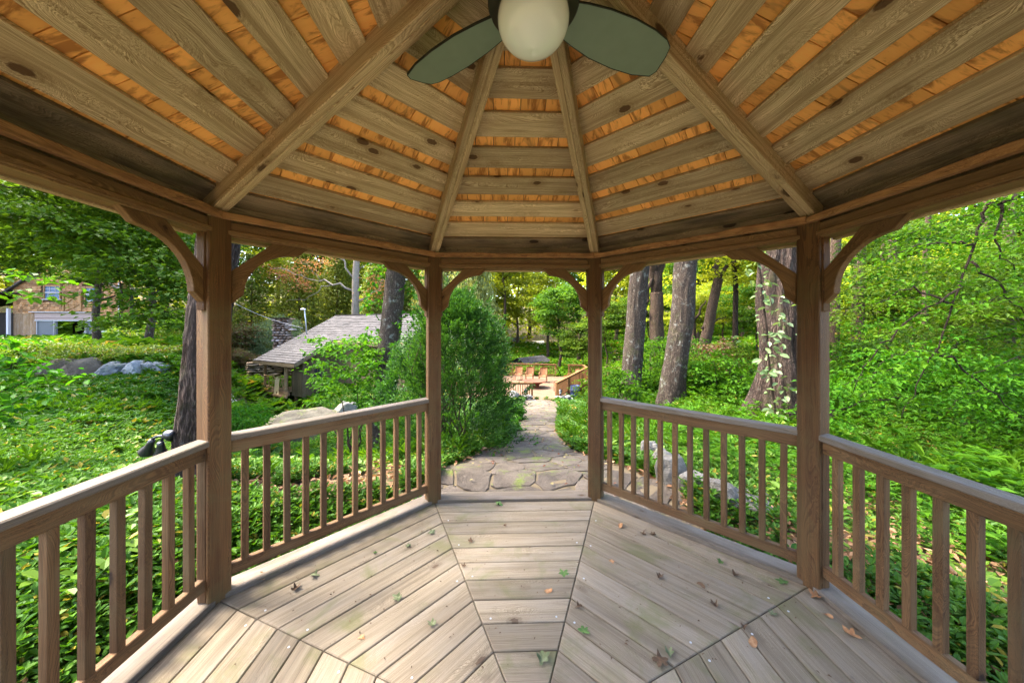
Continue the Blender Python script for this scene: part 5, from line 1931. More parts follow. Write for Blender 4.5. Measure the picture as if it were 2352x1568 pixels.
rock('ledge_rock', at(120, 802, 15.5), (1.0, .6, .32), 'rock', 'flat topped grey rock above the ledge in front of the barn', 11, 'rock', .1)
rock('lawn_stone', gpz(75, 4.4, .02), (.1, .09, .05), 'rock', 'small pale stone lying in the ground cover at the left edge', 13, 'rock', .4, 3)
rock('lawn_stone', gpz(300, 5.2, .04), (.2, .15, .09), 'brownrock', 'mossy dark stone in the lawn left of the rough barked trunk', 14, 'rock', .4, 3)
rock('lawn_stone', gpz(862, 5.0, .05), (.1, .08, .09), 'rock', 'small grey stone in the ground cover behind the left railing balusters', 15, 'rock', .4, 3)
for i_, (u, Y, s, lb) in enumerate([(1492, 4.7, (.13, .12, .26), 'upright grey edging stone farthest along the path edge'), (1520, 4.2, (.12, .14, .22), 'grey edging stone leaning behind the right railing balusters'),
                                    (1548, 3.8, (.2, .17, .24), 'largest rounded edging stone behind the right railing'), (1600, 3.55, (.16, .2, .14), 'low edging stone right of the largest rounded one'),
                                    (1655, 3.35, (.2, .13, .17), 'slanted edging slab behind the right railing'), (1700, 3.25, (.24, .16, .08), 'flat grey slab lying nearest the right post'),
                                    (1730, 3.5, (.16, .13, .09), 'flat stone half buried in litter near the right post')]):
    rock('edging_stone', gpz(u, Y, s[2] * .45), s, 'rock', lb, 20 + i_, 'stone', .5 * i_, 3)


def stone_wall(name, label, a, b, z0, z1, depth, mat, sh=(.12, .22), sl=(.22, .5), cat='stone wall', batter=.0, skip=None, cap=None):
    """dry stone wall laid in uneven courses, each stone its own piece"""
    a, b = np.asarray(a, float), np.asarray(b, float)
    L = np.linalg.norm(b - a)
    ang = math.atan2(b[1] - a[1], b[0] - a[0])
    root = thing(name, label, cat, (a[0], a[1], z0), ang)
    core = MB()
    core.box((L / 2, depth * .55 + (z1 - z0) * batter, (z1 - z0) / 2 - .06), (L - .14, depth * .5, z1 - z0 - .2))
    finish(ob('core', core.mesh('core')), root, 'darkfill')
    z = 0.0
    H = z1 - z0
    while z < H - .03:
        h = min(random.uniform(*sh), H - z)
        if H - z - h < sh[0] * .5:
            h = H - z
        x = -random.uniform(0, .1)
        while x < L:
            l = random.uniform(*sl)
            if skip is None or not skip(x + l / 2, z):
                V, F = rock_shape((l / 2 * 1.02, depth / 2 * random.uniform(.9, 1.1), h / 2 * 1.03), random.randrange(9999), 2, .16, .75)
                finish(ob('stone', mk('stone', V, F)), root, mat, mtx=Matrix.Translation((x + l / 2, depth / 2 + z * batter, z + h / 2)))
            x += l
        z += h
    return root


n = 420
a_ = RNG.uniform(0, 6.28, n)
r_ = AP * np.sqrt(RNG.random(n)) * .97
P = np.stack((GX + r_ * np.cos(a_), GY + r_ * np.sin(a_), np.full(n, .004)), -1)
me = leaves('leaf_crumbs', P, rdir(n, .05), unit(np.array((0, 0, 1.0)) + rdir(n) * .3), RNG.uniform(.006, .022, n), RNG.uniform(.004, .01, n), None, .2, .05, False)
finish(ob('leaf_crumbs', me), None, 'leafbrown', kind='stuff')

# ------------------------------------------------------------------ timber deck
ZD = -2.43
deck = thing('deck', 'orange timber deck with railings at the end of the flagstone path', 'deck', (0, 0, 0))
ang = math.radians(-38)
dv = np.array((math.cos(ang), math.sin(ang)))
nv = np.array((-dv[1], dv[0]))
pr = DECK @ nv
q = pr.min()
while q < pr.max():
    poly = [np.array(p) for p in DECK]
    poly = clip_half(poly, nv * (q + .004), -nv)
    if len(poly) > 2:
        poly = clip_half(poly, nv * (q + .146), nv)
    if len(poly) > 2:
        P = np.array(poly)
        c = P.mean(0)
        loc = np.stack(((P - c) @ dv, (P - c) @ nv), 1)
        V, F = prism(loc, -.03, 0, .003)
        R = np.array(((dv[0], nv[0], 0), (dv[1], nv[1], 0), (0, 0, 1.0)))
        finish(ob('deck_board', mk('deck_board', V, F)), deck, 'deckfloor', mtx=mtx(R, (c[0], c[1], ZD)))
    q += .15


def deck_rail(a, b, za=ZD, zb=ZD, posts=True, bal=.125, last=True, np_=None, first=True):
    a, b = np.array((*a, za)), np.array((*b, zb))
    L = np.linalg.norm(b - a)
    e = (b - a) / L
    up = np.array((0, 0, 1.0))
    board('handrail', a + up * .99, b + up * .99, .14, .035, 'deckwood', deck)
    board('top_rail', a + up * .93, b + up * .93, .04, .08, 'deckwood', deck)
    board('bottom_rail', a + up * .12, b + up * .12, .04, .08, 'deckwood', deck)
    n = np_ or max(1, round(L / 2.2))
    for i in range(n + 1):
        if (i == 0 and not first) or (i == n and not last):
            continue
        p = a + (b - a) * i / n
        board('railing_post', p + up * -.25, p + up * 1.0, .1, .1, 'deckwood', deck, up=(e[0], e[1], 0))
    m = int(L / bal)
    for i in range(1, m):
        p = a + (b - a) * i / m
        board('baluster', p + up * .08, p + up * .95, .036, .036, 'deckwood', deck, up=(e[0], e[1], 0))


deck_rail((-3.0, 18.02), (1.1, 18.02))
deck_rail((2.44, 18.05), (5.72, 25.0), np_=3)
deck_rail((5.72, 25.0), (5.78, 26.6), np_=1, first=False)
deck_rail((5.78, 26.6), (4.65, 26.85), np_=1, first=False)
deck_rail((3.6, 26.95), (.06, 27.6), np_=2)
deck_rail((.06, 27.6), (-3.5, 25.0), np_=2, first=False)
for x_ in (3.6, 4.65):      # stair rails going down behind
    board('stair_rail', (x_, 26.95, ZD + .95), (x_ + .9, 29.4, ZD - .6), .09, .04, 'deckwood', deck)
    for t2 in (.25, .5, .75):
        p = np.array((x_ + .9 * t2, 26.95 + 2.45 * t2, ZD + .95 - 1.55 * t2))
        board('baluster', p - np.array((0, 0, .9)), p, .036, .036, 'deckwood', deck, up=(1, 0, 0))
for e0, e1 in (((2.42, 18.0), (5.7, 25.0)), ((-3.0, 18.0), (2.42, 18.0)), ((5.7, 25), (5.75, 26.6)), ((.06, 27.6), (5.75, 26.6))):
    for s_, z_, h_ in ((0, -.13, .19), (.02, -.31, .12)):
        board('rim_joist', np.array((*e0, ZD + z_)), np.array((*e1, ZD + z_)), .045, h_, 'deckwood', deck)
for (x_, y_) in ((3.6, 20.6), (4.65, 22.9), (5.55, 24.9), (5.6, 26.4), (5.0, 25.6), (.3, 27.3)):
    board('support_post', (x_, y_, float(gz(x_, y_)) - .2), (x_, y_, ZD - .04), .13, .13, 'deckwood', deck, up=(1, 0, 0))
# lattice under the far corner
for i_ in range(7):
    z_ = ZD - .5 - .16 * i_
    board('lattice_slat', (4.8, 23.4, z_), (5.5, 24.85, z_), .012, .05, 'deckwood', deck)


def chair(x, y, rz, label):
    root = thing('deck_chair', label, 'chair', (x, y, ZD), rz, 'woven armchairs on the deck')
    # faces -Y
    w = .54
    for sx_ in (-1, 1):
        board('leg', (sx_ * w / 2, -.26, 0), (sx_ * w / 2, -.26, .62), .04, .04, 'wicker', root, up=(1, 0, 0))
        board('leg', (sx_ * w / 2, .26, 0), (sx_ * w / 2, .24, .46), .04, .04, 'wicker', root, up=(1, 0, 0))
        mb = MB()
        pts = [(sx_ * w / 2, .3, .66), (sx_ * w / 2, .1, .665), (sx_ * w / 2, -.15, .655), (sx_ * w / 2, -.28, .63)]
        for p, q_ in zip(pts[:-1], pts[1:]):
            mb.bar(p, q_, .05, .028)
        finish(ob('armrest', mb.mesh('armrest')), root, 'wicker')
        board('back_post', (sx_ * w / 2, .24, .4), (sx_ * (w / 2 - .01), .42, 1.0), .03, .04, 'wicker', root, up=(1, 0, 0))
    V, F = prism(np.array([(-w / 2, -.28), (w / 2, -.28), (w / 2, .24), (-w / 2, .24)]), .41, .445, .008)
    finish(ob('seat', mk('seat', V, F)), root, 'wicker')
    xs = np.linspace(-w / 2 + .02, w / 2 - .02, 7)
    V, F = [], []
    for k in range(6):
        t = k / 5
        for X_ in xs:
            V.append((X_, .24 + .18 * t + .03 * math.cos(X_ / w * math.pi), .43 + .58 * t + (.04 * math.cos(X_ / w * math.pi) if k == 5 else 0)))
    for k in range(5):
        for i in range(6):
            a = k * 7 + i
            F.append((a, a + 1, a + 8, a + 7))
    V = np.array(V)
    n0 = len(V)
    V2 = V + np.array((0, .022, 0))
    F2 = [tuple(reversed([i + n0 for i in f])) for f in F]
    edge = [0, 1, 2, 3, 4, 5, 6, 13, 20, 27, 34, 41, 40, 39, 38, 37, 36, 35, 28, 21, 14, 7]
    F3 = [(edge[i], edge[(i + 1) % len(edge)], edge[(i + 1) % len(edge)] + n0, edge[i] + n0) for i in range(len(edge))]
    finish(ob('backrest', mk('backrest', np.concatenate((V, V2)), F + F2 + F3, True)), root, 'wicker')
    return root


chair(*uv_at(1190, 25.0), math.radians(-12), 'woven armchair farthest left on the deck, half behind the bush')
chair(*uv_at(1216, 24.6), math.radians(-10), 'woven armchair in the middle of the three along the far railing')
chair(*uv_at(1247, 24.1), math.radians(-12), 'woven armchair nearest the stair gap in the far railing')
chair(2.95, 20.4, math.radians(-80), 'woven armchair beside the right deck railing, nearest the gate')
chair(4.35, 23.6, math.radians(-75), 'woven armchair beside the right deck railing, farther back')
# fire bowl
fb = thing('fire_bowl', 'wide rust red steel fire bowl in the middle of the deck', 'fire bowl', (1.5, 22.0, ZD))
V, F = lathe([(.0, .16), (.2, .16), (.34, .2), (.52, .3), (.74, .42), (.8, .455), (.815, .465), (.8, .47), (.68, .45), (.4, .36), (.1, .3), (0, .3)], 40)
finish(ob('dish', mk('dish', V, F, True)), fb, 'rust')
V, F = lathe([(.36, 0), (.37, .02), (.3, .04), (.3, .1), (.33, .18), (.28, .2)], 32)
finish(ob('pedestal', mk('pedestal', V, F, True)), fb, 'rust')


def lantern(p, label):
    root = thing('lantern', label, 'lantern', p, 0, 'lanterns on the stone piers')
    V, F = lathe([(.055, 0), (.06, .015), (.03, .03), (.022, .07), (.05, .09), (.055, .105)], 12)
    finish(ob('base', mk('base', V, F)), root, 'blackmetal')
    V, F = lathe([(.045, .105), (.065, .24)], 8)
    finish(ob('glass', mk('glass', V, F)), root, 'frost')
    mb = MB()
    for i in range(6):
        a = i * math.pi / 3
        mb.bar((.05 * math.cos(a), .05 * math.sin(a), .1), (.072 * math.cos(a), .072 * math.sin(a), .245), .01, .01)
    finish(ob('cage', mb.mesh('cage')), root, 'blackmetal')
    V, F = lathe([(.1, .24), (.09, .262), (.055, .31), (.02, .335), (.014, .36), (.02, .372), (.006, .4)], 12)
    finish(ob('lid', mk('lid', V, F)), root, 'blackmetal')


stone_wall('stone_pier', 'low pale stone pier right of the deck entrance with a lantern', (2.42, 17.35), (3.2, 17.5), float(gz(2.7, 17.4)) - .2, -2.06, .36, 'palestone', (.08, .14), (.16, .34))
stone_wall('stone_pier', 'low pale stone pier left of the deck entrance with a lantern', (.35, 17.4), (1.05, 17.45), float(gz(.7, 17.4)) - .2, -2.04, .36, 'palestone', (.08, .14), (.16, .34))
rock('wall_rock', np.array((.12, 16.2, float(gz(.12, 16.2)) + .2)), (.3, .3, .42), 'palestone', 'rounded pale rock at the left path edge before the deck', 61, 'rock', 0, 3)
lantern((2.6, 17.55, -2.05), 'black lantern on the right-hand stone pier')
lantern((.72, 17.6, -2.03), 'black lantern on the left-hand stone pier')
br = thing('barrel', 'dark blue barrel under the right edge of the deck', 'barrel', (3.85, 20.0, float(gz(3.85, 20.0)) - .05))
V, F = lathe([(.27, 0), (.29, .03), (.29, .3), (.3, .31), (.3, .34), (.29, .35), (.29, .62), (.3, .63), (.3, .66), (.29, .67), (.29, .9), (.27, .93), (.26, .9), (.02, .9)], 28)
finish(ob('drum', mk('drum', V, F, True)), br, 'barrel')
V, F = lathe([(.03, .9), (.03, .93), (.005, .93)], 12)
finish(ob('bung', mk('bung', V, F)), br, 'blackmetal')

# shed beyond the deck, road, lawn and far wall
sh = thing('shed', 'little grey roofed shed beyond the deck chairs', 'shed', (2.2, 38.0, float(gz(2.2, 38)) - .1), math.radians(-40))
hgt = (CAMZ - .0895 * 38) - (float(gz(2.2, 38)) - .1)
hw, dp, ev = 1.55, 5.0, hgt - .75
V = [(-hw + .2, -dp / 2 + .2, 0), (hw - .2, -dp / 2 + .2, 0), (hw - .2, dp / 2, 0), (-hw + .2, dp / 2, 0), (-hw + .2, -dp / 2 + .2, ev), (hw - .2, -dp / 2 + .2, ev), (hw - .2, dp / 2, ev), (-hw + .2, dp / 2, ev), (0, -dp / 2 + .2, hgt - .06), (0, dp / 2, hgt - .06)]
F = [(0, 1, 5, 8, 4), (3, 7, 9, 6, 2), (0, 4, 7, 3), (1, 2, 6, 5)]
finish(ob('wall', mk('wall', V, F)), sh, 'darkfill')
for s_ in (-1, 1):
    n_c = 8
    for i in range(n_c):
        f0_, f1_ = i / n_c, (i + 1.15) / n_c
        a = np.array((0, 0, hgt)) + (np.array((s_ * hw, 0, ev - .1)) - np.array((0, 0, hgt))) * f0_
        b = np.array((0, 0, hgt)) + (np.array((s_ * hw, 0, ev - .1)) - np.array((0, 0, hgt))) * min(f1_, 1.02)
        mb = MB()
        mb.bar(a + (0, -dp / 2, .01 * (1 - f0_)), a + (0, dp / 2, .01), .02, .02)
        c_ = (a + b) / 2
        R, L_ = frame(a, b, (0, 1, 0) if s_ > 0 else (0, -1, 0))
        board('roof_course', a + (0, 0, .02), b + (0, 0, .035), dp, .02, 'roofgrey', sh, up=np.cross((0, 1, 0), b - a) * s_)
stone_wall('far_wall', 'short stone wall at the edge of the far lawn', uv_at(1176, 62), uv_at(1203, 62), float(gz(*uv_at(1190, 62))) - .1, float(gz(*uv_at(1190, 62))) + .9, .5, 'palestone', (.2, .35), (.4, .8))

# ------------------------------------------------------------------ cabin
ka = 1.2
cab = thing('cabin', 'brown board cabin with a long grey shingled roof and a small porch', 'cabin', (-18.6, 23.64, 0), math.atan2(-.479, .878))
# local axes: X along the eave, Y back into the slope; eave height -0.8, ridge 2.62 at Y = 6.32
ZEV, ZRI, RUN = -0.8, 2.62, 6.32
rs = (ZRI - ZEV) / RUN
rz_ = lambda Y: ZEV + rs * Y
XP, XE, YM = 5.2, 12.5, 2.5             # porch width, far end, eave line of the main roof
pit = math.atan(rs)
nc = 26
n_tab = 0
for i in range(nc):
    y0, y1 = RUN * i / nc, RUN * (i + 1) / nc
    x1 = XP if y0 < YM else XE
    x = -.1
    cr = []
    while x < x1:
        w = random.uniform(.5, 1.15)
        x2 = min(x + w, x1)
        ly = (y1 - y0) / math.cos(pit) * 1.22
        lo_ = random.uniform(-.03, .012)
        poly = np.array([(x + .006, lo_), (x2 - .006, lo_), (x2 - .006, ly), (x + .006, ly)])
        V, F = prism(poly - (x, 0), 0, .05)
        R = np.array(((1, 0, 0), (0, math.cos(pit - .12), -math.sin(pit - .12)), (0, math.sin(pit - .12), math.cos(pit - .12))))
        finish(ob('roof_shingle', mk('roof_shingle', V, F)), cab, 'roofgrey', mtx=mtx(R, (x, y0, rz_(y0) + .03 + random.uniform(0, .008)))) if n_tab < 295 else None
        if n_tab >= 295:
            W = V @ R.T + np.array((x, y0, rz_(y0) + .03))
            cr.append((W, F))
        n_tab += 1
        x = x2
    if cr:
        mb = MB()
        for W, F in cr:
            mb.add(W, F)
        finish(ob('shingle_course', mb.mesh('shingle_course')), cab, 'roofgrey', kind='stuff')
# back slope, ridge cap, deck under the shingles
R = np.array(((1, 0, 0), (0, math.cos(pit), -math.sin(pit)), (0, math.sin(pit), math.cos(pit))))
for (xa, xb, ya, yb) in ((-.08, XP - .02, 0.02, RUN), (XP - .02, XE - .02, YM + .02, RUN)):
    V, F = prism(np.array([(xa, ya / math.cos(pit)), (xb, ya / math.cos(pit)), (xb, yb / math.cos(pit)), (xa, yb / math.cos(pit))]), -.1, .02)
    finish(ob('roof_deck', mk('roof_deck', V, F)), cab, 'cabinwall', mtx=mtx(R, (0, 0, ZEV)))
board('back_roof', (XE / 2, RUN, ZRI), (XE / 2, RUN + 4.2, ZRI - 2.2), XE + .1, .1, 'roofgrey', cab)
x = -.1
while x < XE:
    x2 = min(x + .45, XE)
    board('ridge_cap', (x + .01, RUN - .02, ZRI + .06 + random.uniform(0, .012)), (x2 - .01, RUN - .02, ZRI + .06), .3, .03, 'roofgrey', cab)
    x = x2
# fascia and rakes
board('fascia', (-.1, -.02, ZEV - .1), (XP + .02, -.02, ZEV - .1), .035, .2, 'cabinwall', cab)
board('rake', (XP + .02, 0, ZEV - .1), (XP + .02, YM + .2, rz_(YM + .2) - .1), .035, .2, 'cabinwall', cab)
board('rake', (-.12, 0, ZEV - .1), (-.12, RUN, ZRI - .1), .035, .2, 'cabinwall', cab)
board('fascia', (XP, YM - .02, rz_(YM) - .1), (XE, YM - .02, rz_(YM) - .1), .035, .2, 'cabinwall', cab)
ZP = -2.82                               # porch floor
ZW = -3.1                                # underside of the walls


def wallboards(name, a, b, z0, ztop, n, skip=None):
    """vertical boards from a to b; ztop a function of the fraction"""
    a, b = np.asarray(a, float), np.asarray(b, float)
    e = (b - a) / np.linalg.norm(b - a)
    nn = np.array((e[1], -e[0]))
    for i in range(n):
        f = (i + .5) / n
        p = a + (b - a) * f
        w = np.linalg.norm(b - a) / n - .008
        lo, hi = z0, ztop(f)
        if skip and skip[0] < f < skip[1]:
            board(name, (*p, lo), (*p, skip[2]), w, .03, 'cabinwall', cab, up=(nn[0], nn[1], 0)) if False else None
            for (l2, h2) in ((lo, skip[2]), (skip[3], hi)):
                R_, L_ = frame(np.array((*p, l2)), np.array((*p, h2)), (e[1], -e[0], 0))
                V, F = cbox(L_, w, .03, .003) if False else cbox(L_, w, .03, .003)
                Rm = np.stack((UP, np.array((e[0], e[1], 0)), np.cross(UP, np.array((e[0], e[1], 0)))), 1)
                finish(ob(name, mk(name, V, F)), cab, 'cabinwall', mtx=mtx(Rm, (p[0], p[1], (l2 + h2) / 2)))
            continue
        V, F = cbox(hi - lo, w, .03, .003)
        Rm = np.stack((UP, np.array((e[0], e[1], 0)), np.cross(UP, np.array((e[0], e[1], 0)))), 1)
        finish(ob(name, mk(name, V, F)), cab, 'cabinwall', mtx=mtx(Rm, (p[0], p[1], (lo + hi) / 2)))


bx0, bx1, by0 = 3.45, 4.75, .75
wallboards('wall_board', (bx0, by0), (bx1, by0), ZW, lambda f: rz_(by0) - .1, 9)
wallboards('wall_board', (bx1 + .016, by0 + .02), (bx1 + .016, 5.8), ZW, lambda f: rz_(by0 + 5.05 * f) - .1, 28, (.145, .3, -1.95, -.95))
wallboards('wall_board', (bx1, YM + .5), (XE - .4, YM + .5), ZW, lambda f: rz_(YM + .5) - .12, 46)
wallboards('wall_board', (bx0, by0 + .05), (bx0, 4.4), ZW, lambda f: rz_(by0 + 3.6 * f) - .1, 20)
wallboards('wall_board', (.1, 4.4), (bx0, 4.4), ZP, lambda f: rz_(4.4) - .1, 18)
# window in the side of the porch room
wy0, wy1 = by0 + .145 * 5.05, by0 + .3 * 5.05
win = bpy.data.objects.new('window', None)
COL.objects.link(win)
win.parent = cab
board('pane', (bx1, wy0, -1.45), (bx1, wy1, -1.45), .012, 1.0, 'glassdark', win)
for y_ in np.linspace(wy0, wy1, 4):
    board('muntin', (bx1 + .02, y_, -1.95), (bx1 + .02, y_, -.95), .03, .03 if wy0 < y_ < wy1 else .07, 'cabinwall', win, up=(0, 1, 0))
for z_ in (-1.95, -1.62, -1.28, -.95):
    board('muntin', (bx1 + .022, wy0, z_), (bx1 + .022, wy1, z_), .03, .03 if -1.9 < z_ < -1 else .07, 'cabinwall', win)
# porch: floor, joists, posts, rustic rail
for i in range(9):
    x_ = .05 + (bx0 - .1) * (i + .5) / 9
    pass
for i in range(12):
    y_ = .55 + 3.8 * i / 11
    board('porch_board', (.0, y_, ZP), (bx0 + .1, y_, ZP), .3, .04, 'log', cab)
board('porch_joist', (-.05, .42, ZP - .13), (bx0 + .25, .42, ZP - .13), .12, .18, 'log', cab)
board('porch_joist', (.1, .36, ZP - .3), (bx0 + .15, .36, ZP - .3), .12, .14, 'log', cab)
board('floor_beam', (bx0, by0 + .1, ZW - .08), (XE - .5, by0 + .1 + 0, ZW - .08), .1, .1, 'darkfill', cab) if False else None


def logpost(p, z0, z1, r, nm='log_post'):
    mb = MB()
    mb.tube(limb_path((p[0], p[1], z0), (p[0], p[1], z1), 0, .012, 8, int(p[0] * 31)), r, 12)
    finish(ob(nm, mb.mesh(nm, True)), cab, 'log')


logpost((.35, .55), ZP, rz_(.55) - .1, .09)
logpost((3.22, .5), ZP - .2, rz_(.5) - .1, .13)
for p in ((.4, .8), (3.5, 1.0), (4.6, 1.4), (4.6, 4.6), (8.0, YM + .9), (.4, 4.0)):
    ca_, sa_ = .878, -.479
    X_ = -18.6 + ca_ * p[0] - sa_ * p[1]
    Y_ = 23.64 + sa_ * p[0] + ca_ * p[1]
    logpost(p, float(gz(X_, Y_)) - .3, ZW + .02, .12, 'pier_post')
mb = MB()
finish(ob('understructure', mb.add(*[(lambda V, F: (V + np.array((8.2, 5.4, ZW - .5)), F))(*cbox(8, 4.0, 1.2))][0]).mesh('understructure')), cab, 'darkfill')
rl = bpy.data.objects.new('rustic_railing', None)
COL.objects.link(rl)
rl.parent = cab


def stick(a, b, r, nm='branch_baluster'):
    mb = MB()
    mb.tube(limb_path(a, b, 0, .05, 6, random.randrange(999)), np.linspace(r, r * .8, 6), 8)
    finish(ob(nm, mb.mesh(nm, True)), rl, 'log')


stick((.35, .5, ZP + .92), (3.2, .48, ZP + .86), .05, 'top_pole')
stick((.35, .5, ZP + .15), (3.2, .48, ZP + .15), .045, 'bottom_pole')
for a, b in (((.6, .5), (1.0, .9)), ((1.1, .15), (.8, .9)), ((1.3, .15), (1.75, .9)), ((2.0, .15), (1.5, .9)), ((2.9, .15), (2.7, .9)), ((2.4, .15), (2.9, .9)), ((.55, .15), (.5, .9)), ((1.7, .5), (1.2, .6))):
    stick((a[0], .49, ZP + a[1]), (b[0], .49, ZP + b[1]), .03)
# rug over the rail
cx_, sx_ = .878, -.479
rugp = [(.36, .98), (.42, .99), (.47, .96), (.50, .6), (.52, .2), (.53, -.1), (.54, -.28)]
V, F = [], []
nx_ = 7
for k, (yo, zo) in enumerate(rugp):
    for i in range(nx_):
        xx_ = 1.98 + .62 * i / (nx_ - 1) + .05 * (k / 6) * (-1 if True else 1)
        V.append((xx_, .9 - yo + .018 * math.sin(i * 1.7 + k * .5) - .0, ZP + zo - .08))
for k in range(len(rugp) - 1):
    for i in range(nx_ - 1):
        a = k * nx_ + i
        F.append((a, a + 1, a + nx_ + 1, a + nx_))
V = np.array(V)
n0 = len(V)
bnd = [i for i in range(nx_)] + [k * nx_ + nx_ - 1 for k in range(1, len(rugp))] + [(len(rugp) - 1) * nx_ + i for i in range(nx_ - 2, -1, -1)] + [k * nx_ for k in range(len(rugp) - 2, 0, -1)]
F = F + [tuple(reversed([i + n0 for i in f])) for f in F] + [(bnd[i], bnd[(i + 1) % len(bnd)], bnd[(i + 1) % len(bnd)] + n0, bnd[i] + n0) for i in range(len(bnd))]
rug = ob('rug', mk('rug', np.concatenate((V, V + np.array((0, -.018, .004)))), F, True))
rug.location = (-18.6, 23.64, 0)
rug.rotation_euler = (0, 0, math.atan2(-.479, .878))
finish(rug, None, 'cloth', 'cream rug hung over the rustic porch rail of the cabin', 'rug')
# vent mast with its cap, and the cable to it
mastp = np.array((-18.6 + .878 * .7 + .479 * 3.3, 23.64 - .479 * .7 + .878 * 3.3))
mast = thing('vent_pipe', 'thin leaning metal mast with a pale cap rising from the cabin roof edge', 'pipe', (mastp[0], mastp[1], rz_(3.3)))
mb = MB()
mb.tube([(0, 0, -.1), (-.1, 0, 1.2), (-.2, 0, 2.0)], .045, 10)
finish(ob('pipe', mb.mesh('pipe', True)), mast, 'galv')
V, F = lathe([(.02, -.06), (.17, -.05), (.19, .0), (.14, .06), (.02, .09)], 14)
finish(ob('cap', mk('cap', V, F, True)), mast, 'white', mtx=Matrix.Translation((-.3, 0, 2.05)))
mb = MB()
a_, b_ = np.array((mastp[0] - .3, mastp[1], rz_(3.3) + .55)), at(505, 677, 30.0)
t_ = np.linspace(0, 1, 24)[:, None]
P = a_ + (b_ - a_) * t_
P[:, 2] -= .35 * np.sin(t_[:, 0] * math.pi)
mb.tube(P, .013, 6)
finish(ob('overhead_cable', mb.mesh('overhead_cable', True)), None, 'cable', 'thin grey overhead cable running left from the cabin roof', 'cable')

# stone terrace and chimney behind the porch
t0, t1 = at(560, 830, 25.5), at(672, 860, 26.0)
stone_wall('terrace_wall', 'dry stone terrace wall of flat slabs left of the cabin porch', t0[:2], t1[:2], -3.6, -1.15, .8, 'wallstone', (.13, .24), (.45, 1.15), 'stone wall', .03)
for i_, (u_, v_) in enumerate(((588, 872), (580, 860), (572, 848), (566, 838))):
    pass
c0, c1 = at(633, 790, 28.5), at(665, 790, 28.5)
ch = stone_wall('stone_chimney', 'square rough stone chimney left of the cabin roof', (c0[0], 28.0), (c1[0], 28.3), -1.6, at(640, 731, 28.2)[2], 1.05, 'chimstone', (.14, .26), (.2, .45), 'chimney')
board('flue_cap', (-.1, .5, at(640, 731, 28.2)[2] + 1.6 + .03), (1.3, .5, at(640, 731, 28.2)[2] + 1.6 + .03), 1.15, .06, 'darkfill', ch)

# ------------------------------------------------------------------ barn
BY = 27.0
b00 = at(32, 790, BY)
barn = thing('barn', 'shingled barn with two blue grey windows and an open sliding door', 'barn', (b00[0], BY, b00[2]), math.radians(3))
sB = BY / FPX                            # metres per picture pixel at the facade
gx = lambda z: (z / 5.6 * .7656 - 32) * sB        # from the detail view's columns
gh = lambda z: (790 - (800 + z / 5.6) * .7656) * sB
W_, H_ = gx(1920), gh(250)
board('sheathing', (0, .25, H_ / 2 + .15), (W_, .25, H_ / 2 + .15), .2, H_ - .3, 'barnbase', barn) if False else None
# facade backing leaves the door hole open
xd0, xd1, zd = gx(590), gx(1550), gh(910)
for (xa, xb, za, zb) in ((0, xd0, 0, H_), (xd1, W_, 0, H_), (xd0, xd1, zd, H_)):
    mb = MB()
    mb.box(((xa + xb) / 2, .12, (za + zb) / 2), (xb - xa - .004, .2, zb - za - .004))
    finish(ob('sheathing', mb.mesh('sheathing')), barn, 'barnbase')
# gable roof (ridge runs back), mostly behind the leaves
for s_ in (-1, 1):
    board('roof', (W_ / 2, .5, H_ + 2.2), (W_ / 2 + s_ * (W_ / 2 + .5), .5, H_ - .9), 1.6, .12, 'roofgrey', barn, up=(s_ * .5, 0, 1))
V = [(0, .02, H_ - .01), (W_, .02, H_ - .01), (W_ / 2, .02, H_ + 2.1), (0, .2, H_ - .01), (W_, .2, H_ - .01), (W_ / 2, .2, H_ + 2.1)]
finish(ob('gable', mk('gable', V, [(0, 1, 2), (5, 4, 3), (0, 3, 4, 1), (1, 4, 5, 2), (2, 5, 3, 0)])), barn, 'barnshingle')
for xa in (0.06, W_ - .06):
    mb = MB()
    mb.box((xa, .45, H_ / 2), (.12, .5, H_))
    finish(ob('side_wall', mb.mesh('side_wall')), barn, 'barnshingle')
mb = MB()
xm_, wm_ = (xd0 + xd1) / 2, xd1 - xd0 + .6
mb.box((xm_, 2.6, zd / 2 + .1), (wm_, .1, zd + .3))
mb.box((xm_, 1.4, .03), (wm_, 2.3, .06))
mb.box((xm_, 1.4, zd + .2), (wm_, 2.3, .06))
finish(ob('interior', mb.mesh('interior')), barn, 'darkfill')
# wall shingles, course by course round the openings
holes = [(gx(680), gx(1020), gh(580), gh(290)), (gx(1015), gx(1340), gh(760), gh(420)), (gx(1335), gx(1640), gh(600), gh(300)), (xd0 - .1, xd1 + .1, -1, gh(750)), (gx(230), xd0 + .02, -1, gh(770))]
cnt = 0
extra_sh = MB()
z = gh(1290)
ch_ = .19
while z < H_:
    x = 0.0
    while x < W_:
        w = random.uniform(.16, .42)
        x2 = min(x + w, W_)
        cx2, cz2 = (x + x2) / 2, z + ch_ / 2
        if not any(a < cx2 < b and c < cz2 < d for a, b, c, d in holes):
            V, F = cbox(x2 - x - .02, .04, ch_ * random.uniform(.96, 1.12))
            V[:, 1] += np.where(V[:, 2] < 0, -.045, .004)
            m_ = Matrix.Translation((cx2, -.012, cz2))
            if cnt < 298:
                finish(ob('wall_shingle', mk('wall_shingle', V, F)), barn, 'barnshingle', mtx=m_)
                cnt += 1
            else:
                extra_sh.add(V + np.array((cx2, -.012, cz2)), F)
        x = x2
    z += ch_
if extra_sh.n:
    finish(ob('shingle_field', extra_sh.mesh('shingle_field')), barn, 'barnshingle', kind='stuff')
